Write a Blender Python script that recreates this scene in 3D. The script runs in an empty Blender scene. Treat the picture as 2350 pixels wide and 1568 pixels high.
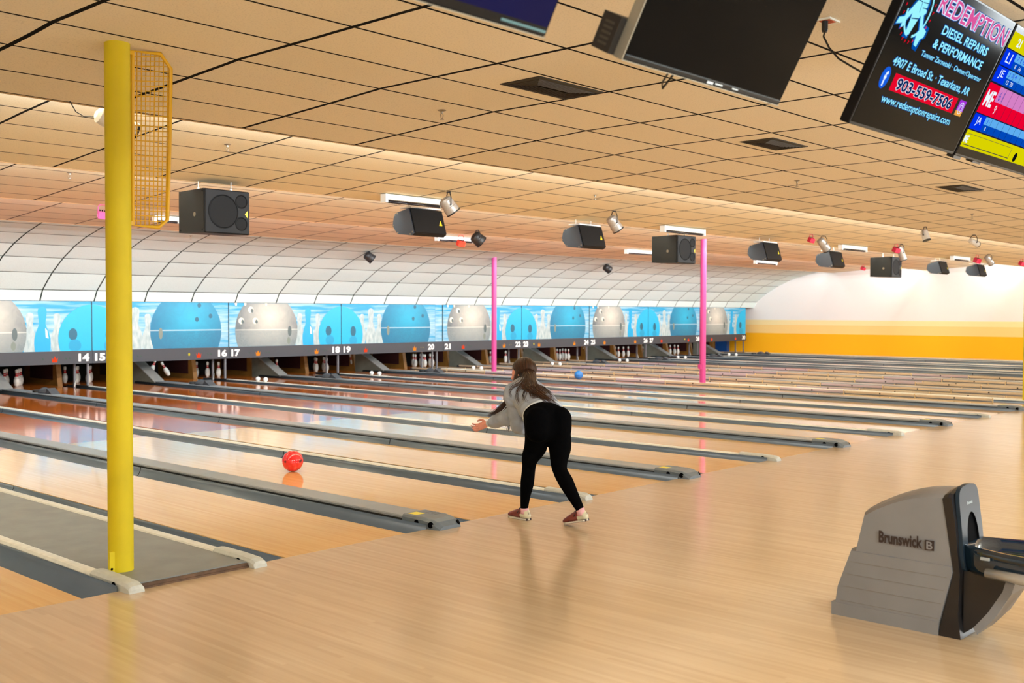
import bpy, math, random
from mathutils import Vector, Matrix, noise
R = math.radians
random.seed(7)
W, H = 2350, 1568
scene = bpy.context.scene
C = scene.collection

# ---------------------------------------------------------------- camera
FPX, PITCH, YAW, ROLL = 2442.53, -.0273, .8274, .0025
CAM = Vector((-4.016, -5.927, 1.651))
DV = Vector((math.sin(YAW)*math.cos(PITCH), math.cos(YAW)*math.cos(PITCH), math.sin(PITCH)))
_r = Vector((math.cos(YAW), -math.sin(YAW), 0)); _u = _r.cross(DV)
RV = _r*math.cos(ROLL)+_u*math.sin(ROLL); UV = -_r*math.sin(ROLL)+_u*math.cos(ROLL)
cd = bpy.data.cameras.new('camera'); cam = bpy.data.objects.new('camera', cd); C.objects.link(cam)
cd.sensor_width = 36; cd.sensor_fit = 'HORIZONTAL'; cd.lens = FPX*36/W
cd.clip_start = .05; cd.clip_end = 200
cam.matrix_world = Matrix(((RV.x, UV.x, -DV.x, CAM.x), (RV.y, UV.y, -DV.y, CAM.y), (RV.z, UV.z, -DV.z, CAM.z), (0, 0, 0, 1)))
cd.dof.use_dof = True; cd.dof.focus_distance = 8.4; cd.dof.aperture_fstop = 3.2
scene.camera = cam

# survey helpers: where a line of sight meets a plane
def ray(x, y): return DV+RV*((x-W/2)/FPX)+UV*((H/2-y)/FPX)
def onz(x, y, z): v = ray(x, y); return CAM+v*((z-CAM.z)/v.z)
def ony(x, y, Y): v = ray(x, y); return CAM+v*((Y-CAM.y)/v.y)
def onx(x, y, X): v = ray(x, y); return CAM+v*((X-CAM.x)/v.x)

# ---------------------------------------------------------------- light and exposure
vs = scene.view_settings
scene.display_settings.display_device = 'sRGB'
vs.view_transform = 'Standard'; vs.look = 'None'; vs.gamma = 1; vs.use_curve_mapping = False
vs.exposure = 0.46
wd = bpy.data.worlds.new('world'); scene.world = wd; wd.use_nodes = True
wd.node_tree.nodes['Background'].inputs[0].default_value = (1, .93, .84, 1)
wd.node_tree.nodes['Background'].inputs[1].default_value = .15

def area(name, loc, rot, sx, sy, power, col):
    l = bpy.data.lights.new(name, 'AREA'); l.shape = 'RECTANGLE'; l.size = sx; l.size_y = sy
    l.energy = power; l.color = col
    o = bpy.data.objects.new(name, l); C.objects.link(o); o.location = loc; o.rotation_euler = rot
    return o
# fluorescent rows hidden behind the ceiling drops, shining down the lanes
for name, y, p, col in (('cove_light', 2.10, 900, (.93, .97, 1)), ('cove_light', 5.73, 1000, (.93, .97, 1)),
                        ('cove_light', 9.36, 950, (.96, .96, 1)), ('cove_light', 13.0, 210, (.92, .97, 1))):
    area(name, (12.6, y, 3.34), (R(120 if y < 12 else 104), 0, 0), 44, .07, p, col)
# unseen fill points added behind the bowler to brighten ceiling and floor
for i, x in enumerate((-6, -1, 4, 9, 14, 19, 24, 29)):
    for y, e in ((-8.8, 330), (-7.0, 70)):
        l = bpy.data.lights.new('concourse_fill', 'POINT'); l.energy = e; l.color = (.86, .95, 1); l.shadow_soft_size = .35
        o = bpy.data.objects.new('concourse_fill', l); C.objects.link(o); o.location = (x, y, 2.55)

# ---------------------------------------------------------------- helpers
def lin(c):
    return tuple((v/12.92 if v <= .04045 else ((v+.055)/1.055)**2.4) for v in c)
def rgb(r, g, b): return lin((r/255, g/255, b/255))
MATS = {}
def mat(name, col, rough=.5, metal=0, emit=0, spec=.5, coat=0, noise_amt=0, noise_scale=8, bump=0, bump_scale=60):
    if name in MATS: return MATS[name]
    m = bpy.data.materials.new(name); m.use_nodes = True; nt = m.node_tree; b = nt.nodes['Principled BSDF']
    b.inputs['Base Color'].default_value = (*col, 1); b.inputs['Roughness'].default_value = rough
    b.inputs['Metallic'].default_value = metal; b.inputs['Specular IOR Level'].default_value = spec
    b.inputs['Coat Weight'].default_value = coat
    if emit:
        b.inputs['Emission Color'].default_value = (*col, 1); b.inputs['Emission Strength'].default_value = emit
    if noise_amt or bump:
        geo = nt.nodes.new('ShaderNodeNewGeometry')
        if noise_amt:
            n = nt.nodes.new('ShaderNodeTexNoise'); n.inputs['Scale'].default_value = noise_scale; n.inputs['Detail'].default_value = 6
            nt.links.new(geo.outputs['Position'], n.inputs['Vector'])
            mx = nt.nodes.new('ShaderNodeMix'); mx.data_type = 'RGBA'
            mr = nt.nodes.new('ShaderNodeMapRange'); mr.inputs[1].default_value = .35; mr.inputs[2].default_value = .7
            nt.links.new(n.outputs['Fac'], mr.inputs[0]); nt.links.new(mr.outputs[0], mx.inputs[0])
            mx.inputs[6].default_value = (*col, 1); mx.inputs[7].default_value = (*[v*(1-noise_amt) for v in col], 1)
            nt.links.new(mx.outputs[2], b.inputs['Base Color'])
        if bump:
            n2 = nt.nodes.new('ShaderNodeTexNoise'); n2.inputs['Scale'].default_value = bump_scale
            nt.links.new(geo.outputs['Position'], n2.inputs['Vector'])
            bp = nt.nodes.new('ShaderNodeBump'); bp.inputs['Strength'].default_value = bump; bp.inputs['Distance'].default_value = .004
            nt.links.new(n2.outputs['Fac'], bp.inputs['Height']); nt.links.new(bp.outputs[0], b.inputs['Normal'])
    MATS[name] = m
    return m
def emis(name, col, s=1.0):
    if name in MATS: return MATS[name]
    m = bpy.data.materials.new(name); m.use_nodes = True; nt = m.node_tree; nt.nodes.clear()
    e = nt.nodes.new('ShaderNodeEmission'); e.inputs[0].default_value = (*col, 1); e.inputs[1].default_value = s*.7
    o = nt.nodes.new('ShaderNodeOutputMaterial'); nt.links.new(e.outputs[0], o.inputs[0]); MATS[name] = m
    return m

class NT:
    """tiny node helper"""
    def __init__(s, m): s.nt = m.node_tree
    def n(s, t, **k):
        x = s.nt.nodes.new('ShaderNode'+t)
        for a, v in k.items(): setattr(x, a, v)
        return x
    def math(s, op, a, b=None, c=None):
        x = s.n('Math', operation=op)
        for i, v in enumerate((a, b, c)):
            if v is None: continue
            if isinstance(v, (int, float)): x.inputs[i].default_value = v
            else: s.nt.links.new(v, x.inputs[i])
        return x.outputs[0]
    def mix(s, f, a, b):
        x = s.n('Mix', data_type='RGBA')
        for i, v in ((0, f), (6, a), (7, b)):
            if isinstance(v, (int, float)): x.inputs[i].default_value = v
            elif isinstance(v, tuple): x.inputs[i].default_value = (*v, 1)
            else: s.nt.links.new(v, x.inputs[i])
        return x.outputs[2]
    def link(s, a, b): s.nt.links.new(a, b)

def wood_mat(name, c1, c2, board, far=None, rough=.08, rvar=.04, joint=.0, seg=2.2, grain=.5, spec=.5):
    m = bpy.data.materials.new(name); m.use_nodes = True; t = NT(m); b = m.node_tree.nodes['Principled BSDF']
    geo = t.n('NewGeometry'); sep = t.n('SeparateXYZ'); t.link(geo.outputs['Position'], sep.inputs[0])
    X, Y = sep.outputs[0], sep.outputs[1]
    bi = t.math('FLOOR', t.math('DIVIDE', X, board))
    wn = t.n('TexWhiteNoise', noise_dimensions='1D'); t.link(bi, wn.inputs['W'])
    yo = t.math('ADD', Y, t.math('MULTIPLY', wn.outputs[0], 7.3))
    si = t.math('FLOOR', t.math('DIVIDE', yo, seg))
    wn2 = t.n('TexWhiteNoise', noise_dimensions='2D'); cb = t.n('CombineXYZ'); t.link(bi, cb.inputs[0]); t.link(si, cb.inputs[1]); t.link(cb.outputs[0], wn2.inputs['Vector'])
    cg = t.n('CombineXYZ'); t.link(t.math('MULTIPLY', X, 34), cg.inputs[0]); t.link(t.math('MULTIPLY', Y, 1.4), cg.inputs[1])
    ng = t.n('TexNoise'); ng.inputs['Scale'].default_value = 1; ng.inputs['Detail'].default_value = 5; t.link(cg.outputs[0], ng.inputs['Vector'])
    nb = t.n('TexNoise'); nb.inputs['Scale'].default_value = .7; nb.inputs['Detail'].default_value = 3; t.link(geo.outputs['Position'], nb.inputs['Vector'])
    f = t.math('ADD', t.math('MULTIPLY', wn2.outputs[0], .30), t.math('MULTIPLY', ng.outputs['Fac'], grain))
    f = t.math('ADD', f, t.math('MULTIPLY', nb.outputs['Fac'], .25))
    f = t.math('SUBTRACT', f, .12)
    n1 = t.mix(f, c1, c2)
    if far:
        (y0, f1, f2) = far
        n2 = t.mix(f, f1, f2); n1 = t.mix(t.math('GREATER_THAN', Y, y0), n1, n2)
    t.link(n1, b.inputs['Base Color'])
    t.link(t.math('ADD', rough, t.math('MULTIPLY', nb.outputs['Fac'], rvar)), b.inputs['Roughness'])
    b.inputs['Specular IOR Level'].default_value = spec
    # faint waviness of the boards breaks up the reflections
    bp = t.n('Bump'); bp.inputs['Strength'].default_value = .06; bp.inputs['Distance'].default_value = .002
    cw = t.n('CombineXYZ'); t.link(t.math('MULTIPLY', X, 9), cw.inputs[0]); t.link(t.math('MULTIPLY', Y, 1.1), cw.inputs[1])
    nw = t.n('TexNoise'); nw.inputs['Scale'].default_value = 1; t.link(cw.outputs[0], nw.inputs['Vector'])
    t.link(nw.outputs['Fac'], bp.inputs['Height']); t.link(bp.outputs[0], b.inputs['Normal'])
    return m

def tile_mat(name, c1, lx, ly, line=(.006, .005, .004)):
    """suspended ceiling: tile colour, dark joints from the surface's own tile coordinates"""
    m = bpy.data.materials.new(name); m.use_nodes = True; t = NT(m); b = m.node_tree.nodes['Principled BSDF']
    uv = t.n('UVMap', uv_map='tiles'); sep = t.n('SeparateXYZ'); t.link(uv.outputs[0], sep.inputs[0])
    geo = t.n('NewGeometry')
    nj = t.n('TexNoise'); nj.inputs['Scale'].default_value = 1.3; t.link(geo.outputs['Position'], nj.inputs['Vector'])
    jit = t.math('MULTIPLY', t.math('SUBTRACT', nj.outputs['Fac'], .5), .02)
    def edge(c, w):
        fr = t.math('FRACT', t.math('ADD', c, jit)); d = t.math('MINIMUM', fr, t.math('SUBTRACT', 1.0, fr))
        return t.math('LESS_THAN', d, w)
    e = t.math('MAXIMUM', edge(sep.outputs[0], lx), edge(sep.outputs[1], ly))
    # each tile a touch different
    cb = t.n('CombineXYZ'); t.link(t.math('FLOOR', sep.outputs[0]), cb.inputs[0]); t.link(t.math('FLOOR', sep.outputs[1]), cb.inputs[1])
    wn = t.n('TexWhiteNoise', noise_dimensions='2D'); t.link(cb.outputs[0], wn.inputs['Vector'])
    n = t.n('TexNoise'); n.inputs['Scale'].default_value = 90; n.inputs['Detail'].default_value = 3; t.link(geo.outputs['Position'], n.inputs['Vector'])
    pit = t.math('MULTIPLY', t.math('LESS_THAN', n.outputs['Fac'], .42), .5)
    dark = tuple(v*.8 for v in c1)
    col = t.mix(t.math('ADD', t.math('MULTIPLY', wn.outputs[0], .35), pit), c1, dark)
    col = t.mix(e, col, line)
    t.link(col, b.inputs['Base Color']); b.inputs['Roughness'].default_value = .95; b.inputs['Specular IOR Level'].default_value = .1
    return m

class MB:
    def __init__(s): s.v = []; s.f = []; s.m = []; s.smooth = []
    def add(s, vs, fs, mi=0, sm=False):
        o = len(s.v); s.v += [Vector(p) for p in vs]
        for f in fs: s.f.append([i+o for i in f]); s.m.append(mi); s.smooth.append(sm)
        return s
    def box(s, lo, hi, mi=0, mtx=None):
        x0, y0, z0 = lo; x1, y1, z1 = hi
        v = [Vector(p) for p in ((x0, y0, z0), (x1, y0, z0), (x1, y1, z0), (x0, y1, z0), (x0, y0, z1), (x1, y0, z1), (x1, y1, z1), (x0, y1, z1))]
        if mtx: v = [mtx @ p for p in v]
        return s.add(v, [(3, 2, 1, 0), (4, 5, 6, 7), (0, 1, 5, 4), (1, 2, 6, 5), (2, 3, 7, 6), (3, 0, 4, 7)], mi)
    def bbox(s, lo, hi, b, mi=0, mtx=None):
        """box with chamfered long edges along all axes (rounded look)"""
        x0, y0, z0 = lo; x1, y1, z1 = hi
        def ring(z, i):
            a, c, d, e = x0+i, x1-i, y0+i, y1-i
            return [(a+b, d, z), (c-b, d, z), (c, d+b, z), (c, e-b, z), (c-b, e, z), (a+b, e, z), (a, e-b, z), (a, d+b, z)]
        rs = [ring(z0, b*.7), ring(z0+b, 0), ring(z1-b, 0), ring(z1, b*.7)]
        return s.loft([[Vector(p) if not mtx else mtx @ Vector(p) for p in r] for r in rs], mi, False, True)
    def loft(s, rings, mi=0, sm=True, caps=True):
        o = []; n = len(rings[0]); fs = []
        for r in rings: o += r
        for i in range(len(rings)-1):
            for j in range(n):
                k = (j+1) % n; fs.append((i*n+j, i*n+k, (i+1)*n+k, (i+1)*n+j))
        s.add(o, fs, mi, sm)
        if caps:
            b = len(s.v)-len(o)
            s.f.append([b+i for i in range(n-1, -1, -1)]); s.m.append(mi); s.smooth.append(False)
            s.f.append([b+len(o)-n+i for i in range(n)]); s.m.append(mi); s.smooth.append(False)
        return s
    def tube(s, pts, r, n=8, mi=0, sm=True, closed=False):
        pts = [Vector(p) for p in pts]; rr = r if isinstance(r, (list, tuple)) else [r]*len(pts)
        rings = []; prev = None
        for i, p in enumerate(pts):
            a = pts[i-1] if (i or closed) else p; b = pts[(i+1) % len(pts)] if (i < len(pts)-1 or closed) else p
            d = (b-a).normalized()
            if prev is None:
                x = d.cross(Vector((0, 0, 1)) if abs(d.z) < .9 else Vector((1, 0, 0))).normalized()
            else:
                x = (prev-d*prev.dot(d)).normalized()
            prev = x; y = d.cross(x)
            rings.append([p+(x*math.cos(t)+y*math.sin(t))*rr[i] for t in [2*math.pi*k/n for k in range(n)]])
        if closed: rings.append(rings[0])
        return s.loft(rings, mi, sm, not closed)
    def lathe(s, prof, n=16, at=(0, 0, 0), axis=None, mi=0, mis=None):
        M = Matrix.Translation(Vector(at))
        if axis is not None: M = M @ Vector((0, 0, 1)).rotation_difference(Vector(axis).normalized()).to_matrix().to_4x4()
        rings = [[M @ Vector((r*math.cos(2*math.pi*k/n), r*math.sin(2*math.pi*k/n), z)) for k in range(n)] for r, z in prof]
        for i in range(len(rings)-1):
            s.loft(rings[i:i+2], mis[i] if mis else mi, True, False)
        o = len(s.v)
        s.v += rings[0]+rings[-1]
        s.f.append([o+i for i in range(n-1, -1, -1)]); s.m.append(mis[0] if mis else mi); s.smooth.append(False)
        s.f.append([o+n+i for i in range(n)]); s.m.append(mis[-1] if mis else mi); s.smooth.append(False)
        return s
    def prism(s, poly, axis, a, b, mi=0):
        """poly in the two other axes (cyclic order), extruded along axis from a to b"""
        def P(p, t):
            if axis == 'x': return (t, p[0], p[1])
            if axis == 'y': return (p[0], t, p[1])
            return (p[0], p[1], t)
        n = len(poly); v = [P(p, a) for p in poly]+[P(p, b) for p in poly]
        fs = [list(range(n)), list(range(2*n-1, n-1, -1))]+[(i, (i+1) % n, n+(i+1) % n, n+i) for i in range(n)]
        return s.add(v, fs, mi)
    def sphere(s, c, r, n=16, m=10, mi=0, mtx=None):
        c = Vector(c); rr = r if isinstance(r, (tuple, list)) else (r, r, r)
        rings = []
        for i in range(m+1):
            t = math.pi*(i+.02)/(m+.04); ring = []
            for k in range(n):
                p = Vector((rr[0]*math.sin(t)*math.cos(2*math.pi*k/n), rr[1]*math.sin(t)*math.sin(2*math.pi*k/n), -rr[2]*math.cos(t)))
                if mtx: p = mtx @ p
                ring.append(c+p)
            rings.append(ring)
        return s.loft(rings, mi, True, True)
    def disc(s, c, r, nrm, n=20, mi=0):
        c = Vector(c); nrm = Vector(nrm).normalized(); x = nrm.orthogonal().normalized(); y = nrm.cross(x)
        return s.add([c+(x*math.cos(2*math.pi*k/n)+y*math.sin(2*math.pi*k/n))*r for k in range(n)], [list(range(n))], mi)
    def mesh(s, name, mats, off=Vector((0, 0, 0)), recalc=True):
        me = bpy.data.meshes.new(name); me.from_pydata([tuple(p-off) for p in s.v], [], s.f)
        for m in mats: me.materials.append(m)
        for p, mi, sm in zip(me.polygons, s.m, s.smooth): p.material_index = mi; p.use_smooth = sm
        if recalc:
            import bmesh
            bm = bmesh.new(); bm.from_mesh(me); bmesh.ops.recalc_face_normals(bm, faces=bm.faces); bm.to_mesh(me); bm.free()
        me.update(); return me

def wloc(o):
    p = Vector(o.location)
    while o.parent: o = o.parent; p += Vector(o.location)
    return p
def thing(name, label, cat, loc, group=None):
    o = bpy.data.objects.new(name, None); C.objects.link(o); o.location = loc; o.empty_display_size = .1
    o['label'] = label; o['category'] = cat
    if group: o['group'] = group
    return o
def obj(name, mb, mats, parent=None, org=None, label=None):
    """one mesh object; vertices are given in world space"""
    if not isinstance(mats, (list, tuple)): mats = [mats]
    off = wloc(parent) if parent else Vector(org or (0, 0, 0))
    o = bpy.data.objects.new(name, mb.mesh(name, mats, off)); C.objects.link(o)
    if parent: o.parent = parent
    else: o.location = off
    if label: o['label'] = label
    return o
def single(name, mb, mats, label, cat, org, group=None):
    o = obj(name, mb, mats, None, org); o['label'] = label; o['category'] = cat
    if group: o['group'] = group
    return o
def struct(name, mb, mats):
    o = obj(name, mb, mats); o['kind'] = 'structure'; return o
def copy_thing(root, loc, label, group=None):
    r = root.copy(); C.objects.link(r); r.location = loc; r['label'] = label
    if group: r['group'] = group
    for ch in list(root.children):
        c = ch.copy(); C.objects.link(c); c.parent = r
        for g in list(ch.children):
            d = g.copy(); C.objects.link(d); d.parent = c
    return r
def text_mb(mb, txt, M, width=None, height=None, mi=0, bold=.0, align='L', depth=0):
    """lettering as flat (or raised) faces; M maps local (x right, y up, z out) to the world"""
    cu = bpy.data.curves.new('t', 'FONT'); cu.body = txt; cu.size = 1; cu.offset = bold; cu.resolution_u = 3
    if depth: cu.extrude = .01
    o = bpy.data.objects.new('t', cu); C.objects.link(o)
    dg = bpy.context.evaluated_depsgraph_get(); me = bpy.data.meshes.new_from_object(o.evaluated_get(dg))
    C.objects.unlink(o); bpy.data.objects.remove(o); bpy.data.curves.remove(cu)
    vs = [v.co.copy() for v in me.vertices]
    if not vs: return
    x0 = min(v.x for v in vs); x1 = max(v.x for v in vs); y0 = min(v.y for v in vs); y1 = max(v.y for v in vs)
    sx = width/(x1-x0) if width else None; sy = height/(y1-y0) if height else None
    sx = sx or sy; sy = sy or sx
    out = [M @ Vector(((v.x-x0)*sx, (v.y-y0)*sy, v.z*(depth/.02 if depth else 0))) for v in vs]
    mb.add(out, [list(p.vertices) for p in me.polygons], mi)
    bpy.data.meshes.remove(me)

# ---------------------------------------------------------------- measures
P, Q = 3.40, .293            # lane pair pitch, extra width of the column strip between lanes 20 and 21
D = 16.39                    # masking plane
def base(k): return k*P+(Q if k >= 5 else 0)
def lane_x(n):               # left edge, right edge of lane n
    if n == 10: return (-2.288, -1.216)
    k = (n-11)//2
    return (base(k)+.192, base(k)+1.264) if n % 2 else (base(k)+1.972, base(k)+3.052)
LW = 1.072
WX = {k: base(k)-.083 for k in range(0, 11)}      # cream single cappings: k=0 is left of lane 11, k=2 between 14 and 15 ...
def gx(k): return base(k)+1.618                     # grey double cappings within pair k
END = 34.95                  # right wall
def ceil_z(y):
    if y < .15: return 3.31
    if y < 2.0: return 3.31-.046*(y-.15)
    for s in (2.0, 5.63, 9.26):
        if y < s+3.63: return 3.475-.0702*(y-s)
    prof = [(12.89, 3.41), (13.1, 3.365), (13.675, 3.245), (14.248, 3.112), (14.784, 2.945), (15.299, 2.723), (15.802, 2.441), (16.25, 2.10), (D, 1.869)]
    for (a, b), (c, d) in zip(prof, prof[1:]):
        if y <= c: return b+(d-b)*(y-a)/(c-a)
    return 1.869
def hang(px, py, drop=0, y0=-4.5, y1=16.3):
    """first point along the sight line that lies `drop` under the ceiling"""
    y = y0
    while y < y1:
        p = ony(px, py, y)
        if p.z >= ceil_z(y)-drop and p.z > 1: return p
        y += .01
    return ony(px, py, y1)

# ---------------------------------------------------------------- materials
M_app = wood_mat('maple_approach', rgb(216, 190, 154), rgb(184, 154, 118), .027, rough=.15, rvar=.05, seg=1.4, grain=.5, spec=.8)
M_lane = wood_mat('lane_wood', rgb(240, 200, 136), rgb(216, 164, 98), .0268, far=(7.1, rgb(216, 122, 46), rgb(172, 84, 24)), rough=.05, rvar=.05, seg=3.5, grain=.45)
M_gutter = mat('gutter_grey', rgb(98, 108, 116), .28, noise_amt=.12, noise_scale=3)
M_gcap = mat('capping_grey', rgb(140, 145, 148), .35, noise_amt=.1, noise_scale=4)
M_gcapdark = mat('track_housing_dark', rgb(40, 40, 38), .5)  # dark grey of the track housing under the cover
M_nose = mat('nose_grey', rgb(106, 116, 124), .4, noise_amt=.12, noise_scale=20)
M_cream = mat('cream_paint', rgb(240, 238, 226), .3, noise_amt=.14, noise_scale=18)
M_creamcover = mat('cream_cover', rgb(200, 202, 194), .5, noise_amt=.12, noise_scale=25)
M_black = mat('black_plastic', rgb(22, 22, 24), .4)
M_hole = mat('hole_black', rgb(3, 3, 4), .9, spec=.05)
M_dark = mat('dark_void', rgb(14, 13, 12), .9)
M_plat = mat('platform_grey', rgb(130, 134, 132), .45, noise_amt=.2, noise_scale=5)
M_brown = mat('worn_brown_edge', rgb(112, 84, 62), .7, noise_amt=.5, noise_scale=14)
M_yellow = mat('column_yellow', rgb(218, 196, 6), .65, noise_amt=.14, noise_scale=3)
M_pink = mat('column_pink', rgb(204, 66, 142), .4)
M_lamp_w = mat('lamp_white', rgb(235, 235, 235), .4)

# ---------------------------------------------------------------- setting: floor, walls, ceiling
fl = MB()
fl.add([(-9, -12, 0), (END, -12, 0), (END, 0, 0), (-9, 0, 0)], [(0, 1, 2, 3)], 0)
fl.add([(-9, 0, 0), (END, 0, 0), (END, 0, -.14), (-9, 0, -.14)], [(3, 2, 1, 0)], 1)
fl.add([(-9, 0, -.14), (END, 0, -.14), (END, 20, -.14), (-9, 20, -.14)], [(0, 1, 2, 3)], 1)
# dark board joints in the approach
struct('floor', fl, [M_app, M_dark])

def wall_paint():
    m = bpy.data.materials.new('striped_wall_paint'); m.use_nodes = True; t = NT(m); b = m.node_tree.nodes['Principled BSDF']
    geo = t.n('NewGeometry'); sep = t.n('SeparateXYZ'); t.link(geo.outputs['Position'], sep.inputs[0]); Z = sep.outputs[2]
    c = t.mix(t.math('GREATER_THAN', Z, .84), rgb(255, 184, 0), rgb(252, 212, 136))
    c = t.mix(t.math('GREATER_THAN', Z, 1.18), c, rgb(250, 228, 168))
    c = t.mix(t.math('GREATER_THAN', Z, 1.375), c, rgb(238, 236, 234))
    t.link(c, b.inputs['Base Color']); b.inputs['Roughness'].default_value = .75
    return m
M_wall = wall_paint()
w = MB(); w.box((END, -12, -.14), (END+.15, 20, 4.0)); struct('wall_right', w, M_wall)
w = MB(); w.box((-9.15, -12, -.14), (-9, 20, 4.0)); struct('wall_left', w, M_wall)
w = MB(); w.box((-9, -12.15, -.14), (END, -12, 4.0)); struct('wall_rear', w, mat('rear_wall', rgb(92, 78, 66), .8))
w = MB(); w.box((-9, 20, -.14), (END, 20.15, 4.0)); struct('wall_front', w, mat('machine_wall', rgb(30, 28, 26), .9))

def strip(name, rows, x0, x1, pitch, xph, material, vidx):
    """ceiling strip: rows of (y, z) lofted along x with tile coordinates"""
    mb = MB()
    vs = []
    for (y, z) in rows: vs += [(x0, y, z), (x1, y, z)]
    mb.add(vs, [(2*i, 2*i+2, 2*i+3, 2*i+1) for i in range(len(rows)-1)], 0)
    me = bpy.data.meshes.new(name); me.from_pydata([tuple(p) for p in mb.v], [], mb.f); me.materials.append(material)
    uv = me.uv_layers.new(name='tiles')
    for li, l in enumerate(me.loops):
        i = l.vertex_index // 2; x = x0 if l.vertex_index % 2 == 0 else x1
        uv.data[li].uv = ((x-xph)/pitch+100, vidx[i]+50)
    return me
M_t1 = tile_mat('tile_warm', rgb(242, 230, 208), .0150, .0190)
M_t2 = tile_mat('tile_cream', rgb(240, 228, 198), .0125, .0170, line=(.012, .01, .006))
M_t4 = tile_mat('tile_peach', rgb(236, 230, 208), .0115, .0165, line=(.02, .015, .01))
M_tw = tile_mat('tile_white', rgb(222, 238, 236), .0125, .0180, line=(.012, .02, .012))
cl = []
cl.append(strip('c1', [(-12, 3.31), (.18, 3.31), (2.0, 3.225)], -9, END, 1.222, -.05, M_t1, [(-12-.18)/.6, 0, 1.82/.6]))
for i, (s, mt, xp, pt) in enumerate(((2.0, M_t2, -.06, 1.2192), (5.63, M_t4, .067, 1.22), (9.26, M_t4, 0.0, 1.2))):
    ph = (s-[3.332, 7.66, 11.2][i])/.6
    cl.append(strip('c', [(s, 3.475), (s+3.63, 3.22)], -9, END, pt, xp, mt, [ph, ph+3.63/.6]))
cl.append(strip('c5', [(12.89, 3.41), (13.1, 3.365), (13.675, 3.245), (14.248, 3.112), (14.784, 2.945), (15.299, 2.723), (15.802, 2.441), (16.25, 2.10), (D, 1.869)],
                -9, END, 1.1745, -.19, M_tw, [-.38, 0, 1, 2, 3, 4, 5, 6, 6.45]))
ceil_root = bpy.data.objects.new('ceiling', cl[0]); C.objects.link(ceil_root); ceil_root['kind'] = 'structure'
for i, me in enumerate(cl[1:]):
    me.name = 'ceiling_panel'; o = bpy.data.objects.new('ceiling_step' if i < 3 else 'ceiling_curve', me); C.objects.link(o); o.parent = ceil_root
rs = MB()
for y, z0, z1 in ((2.0, 3.225, 3.48), (5.63, 3.22, 3.48), (9.26, 3.22, 3.48), (12.89, 3.22, 3.42)):
    rs.box((-9, y-.012, z0-.004), (END, y+.012, z1))
o = obj('ceiling_riser', rs, mat('riser', rgb(196, 160, 112), .8), ceil_root)
# roof slab above keeps the room closed
rs = MB(); rs.box((-9.15, -12.15, 3.62), (END+.15, 20.15, 3.7)); o = obj('roof_slab', rs, M_dark, ceil_root)

# ---------------------------------------------------------------- lanes
def gutter_mb(x0, x1, rim, y0=.0, y1=17.3):
    """round trough; rim = +1 when the capping stands on the right side, -1 on the left"""
    mb = MB(); n = 12
    def pr(t):
        lift = (t if rim > 0 else 1-t)
        return (x0+(x1-x0)*(.5-.5*math.cos(math.pi*t)), -.006+.040*lift**3-.080*math.sin(math.pi*t))
    prof = [pr(i/n) for i in range(n+1)]
    out = [(x, z-.012) for x, z in prof]
    ring = prof+out[::-1]
    mb.loft([[Vector((x, y, z)) for x, z in ring] for y in (y0, y1)], 0, True, True)
    for y in (4.35, 8.3, 12.25):
        seam = [(x, z+.0015) for x, z in prof]
        mb.add([(x, yy, z) for yy in (y-.006, y+.006) for x, z in seam], [(i, i+1, len(seam)+i+1, len(seam)+i) for i in range(len(seam)-1)], 1)
    return mb
def lane_thing(n):
    l, r = lane_x(n)
    t = thing('bowling_lane', 'x', 'bowling lane', (l, 0, 0), 'polished bowling lanes side by side')
    b = MB(); b.box((l, .003, -.055), (r, 18.75, 0)); bed = obj('lane_bed', b, M_lane, t)
    g = gutter_mb(l-.212, l-.002, -1); obj('gutter', g, [M_gutter, M_hole], t)
    g = gutter_mb(r+.002, r+.212, 1); obj('gutter', g, [M_gutter, M_hole], t)
    return t
proto = lane_thing(11)
def lane_label(n):
    if n == 10: return 'polished maple lane at the bottom left corner beyond the grey column strip'
    ex = {11: 'nearest full lane, right beside the grey column strip', 12: 'the one with the red ball rolling on it', 20: 'the one with the blue ball on it',
          30: 'last lane, against the orange wall'}.get(n, 'running down to the white number %d' % n)
    return 'glossy wooden bowling lane number %d, %s' % (n, ex)
for n in range(10, 31):
    if n == 11: proto['label'] = lane_label(n); continue
    copy_thing(proto, (lane_x(n)[0], 0, 0), lane_label(n))

# cream single cappings and grey double cappings between the lanes
def w_capping(x):
    t = thing('lane_capping', 'x', 'lane capping', (x, 0, 0), 'cream cappings between lane pairs')
    def ring(y, h=.047, w=.045): return [Vector((x+a, y, z)) for a, z in ((-w, -.1), (-w, h-.02), (-w*.72, h-.004), (-w*.3, h), (w*.3, h), (w*.72, h-.004), (w, h-.02), (w, -.1))]
    b = MB()
    ys = [.3, 1.9, 3.9, 6.4, 9, 12, 14.5, 16.32]
    for a, c in zip(ys, ys[1:]): b.loft([ring(a+.004), ring(c-.004)], 0, False, True)
    obj('capping_rail', b, M_cream, t)
    c = MB()
    c.loft([ring(.37, .063, .053), ring(.10, .063, .053), ring(.085, .060, .05)], 0, False, True)
    c.loft([ring(.082, .062, .053), ring(-.06, .056, .053), ring(-.105, .042, .050), ring(-.115, .022, .048)], 0, False, True)
    obj('end_cover', c, M_creamcover, t)
    h = MB()
    h.lathe([(.021, 0), (.021, .004)], 14, (x-.055, .06, .024), (-1, 0, 0)); obj('pin_hole', h, M_hole, t)
    return t
pw = w_capping(WX[0]); pw['label'] = 'cream wooden capping along the right edge of the grey column strip, ends beside lane 11'
copy_thing(pw, (-.937, 0, 0), 'cream wooden capping left of the grey column strip, nearest to the viewer')
copy_thing(pw, (16.917, 0, 0), 'cream capping right of lane 20, along the strip with pink posts')
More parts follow.
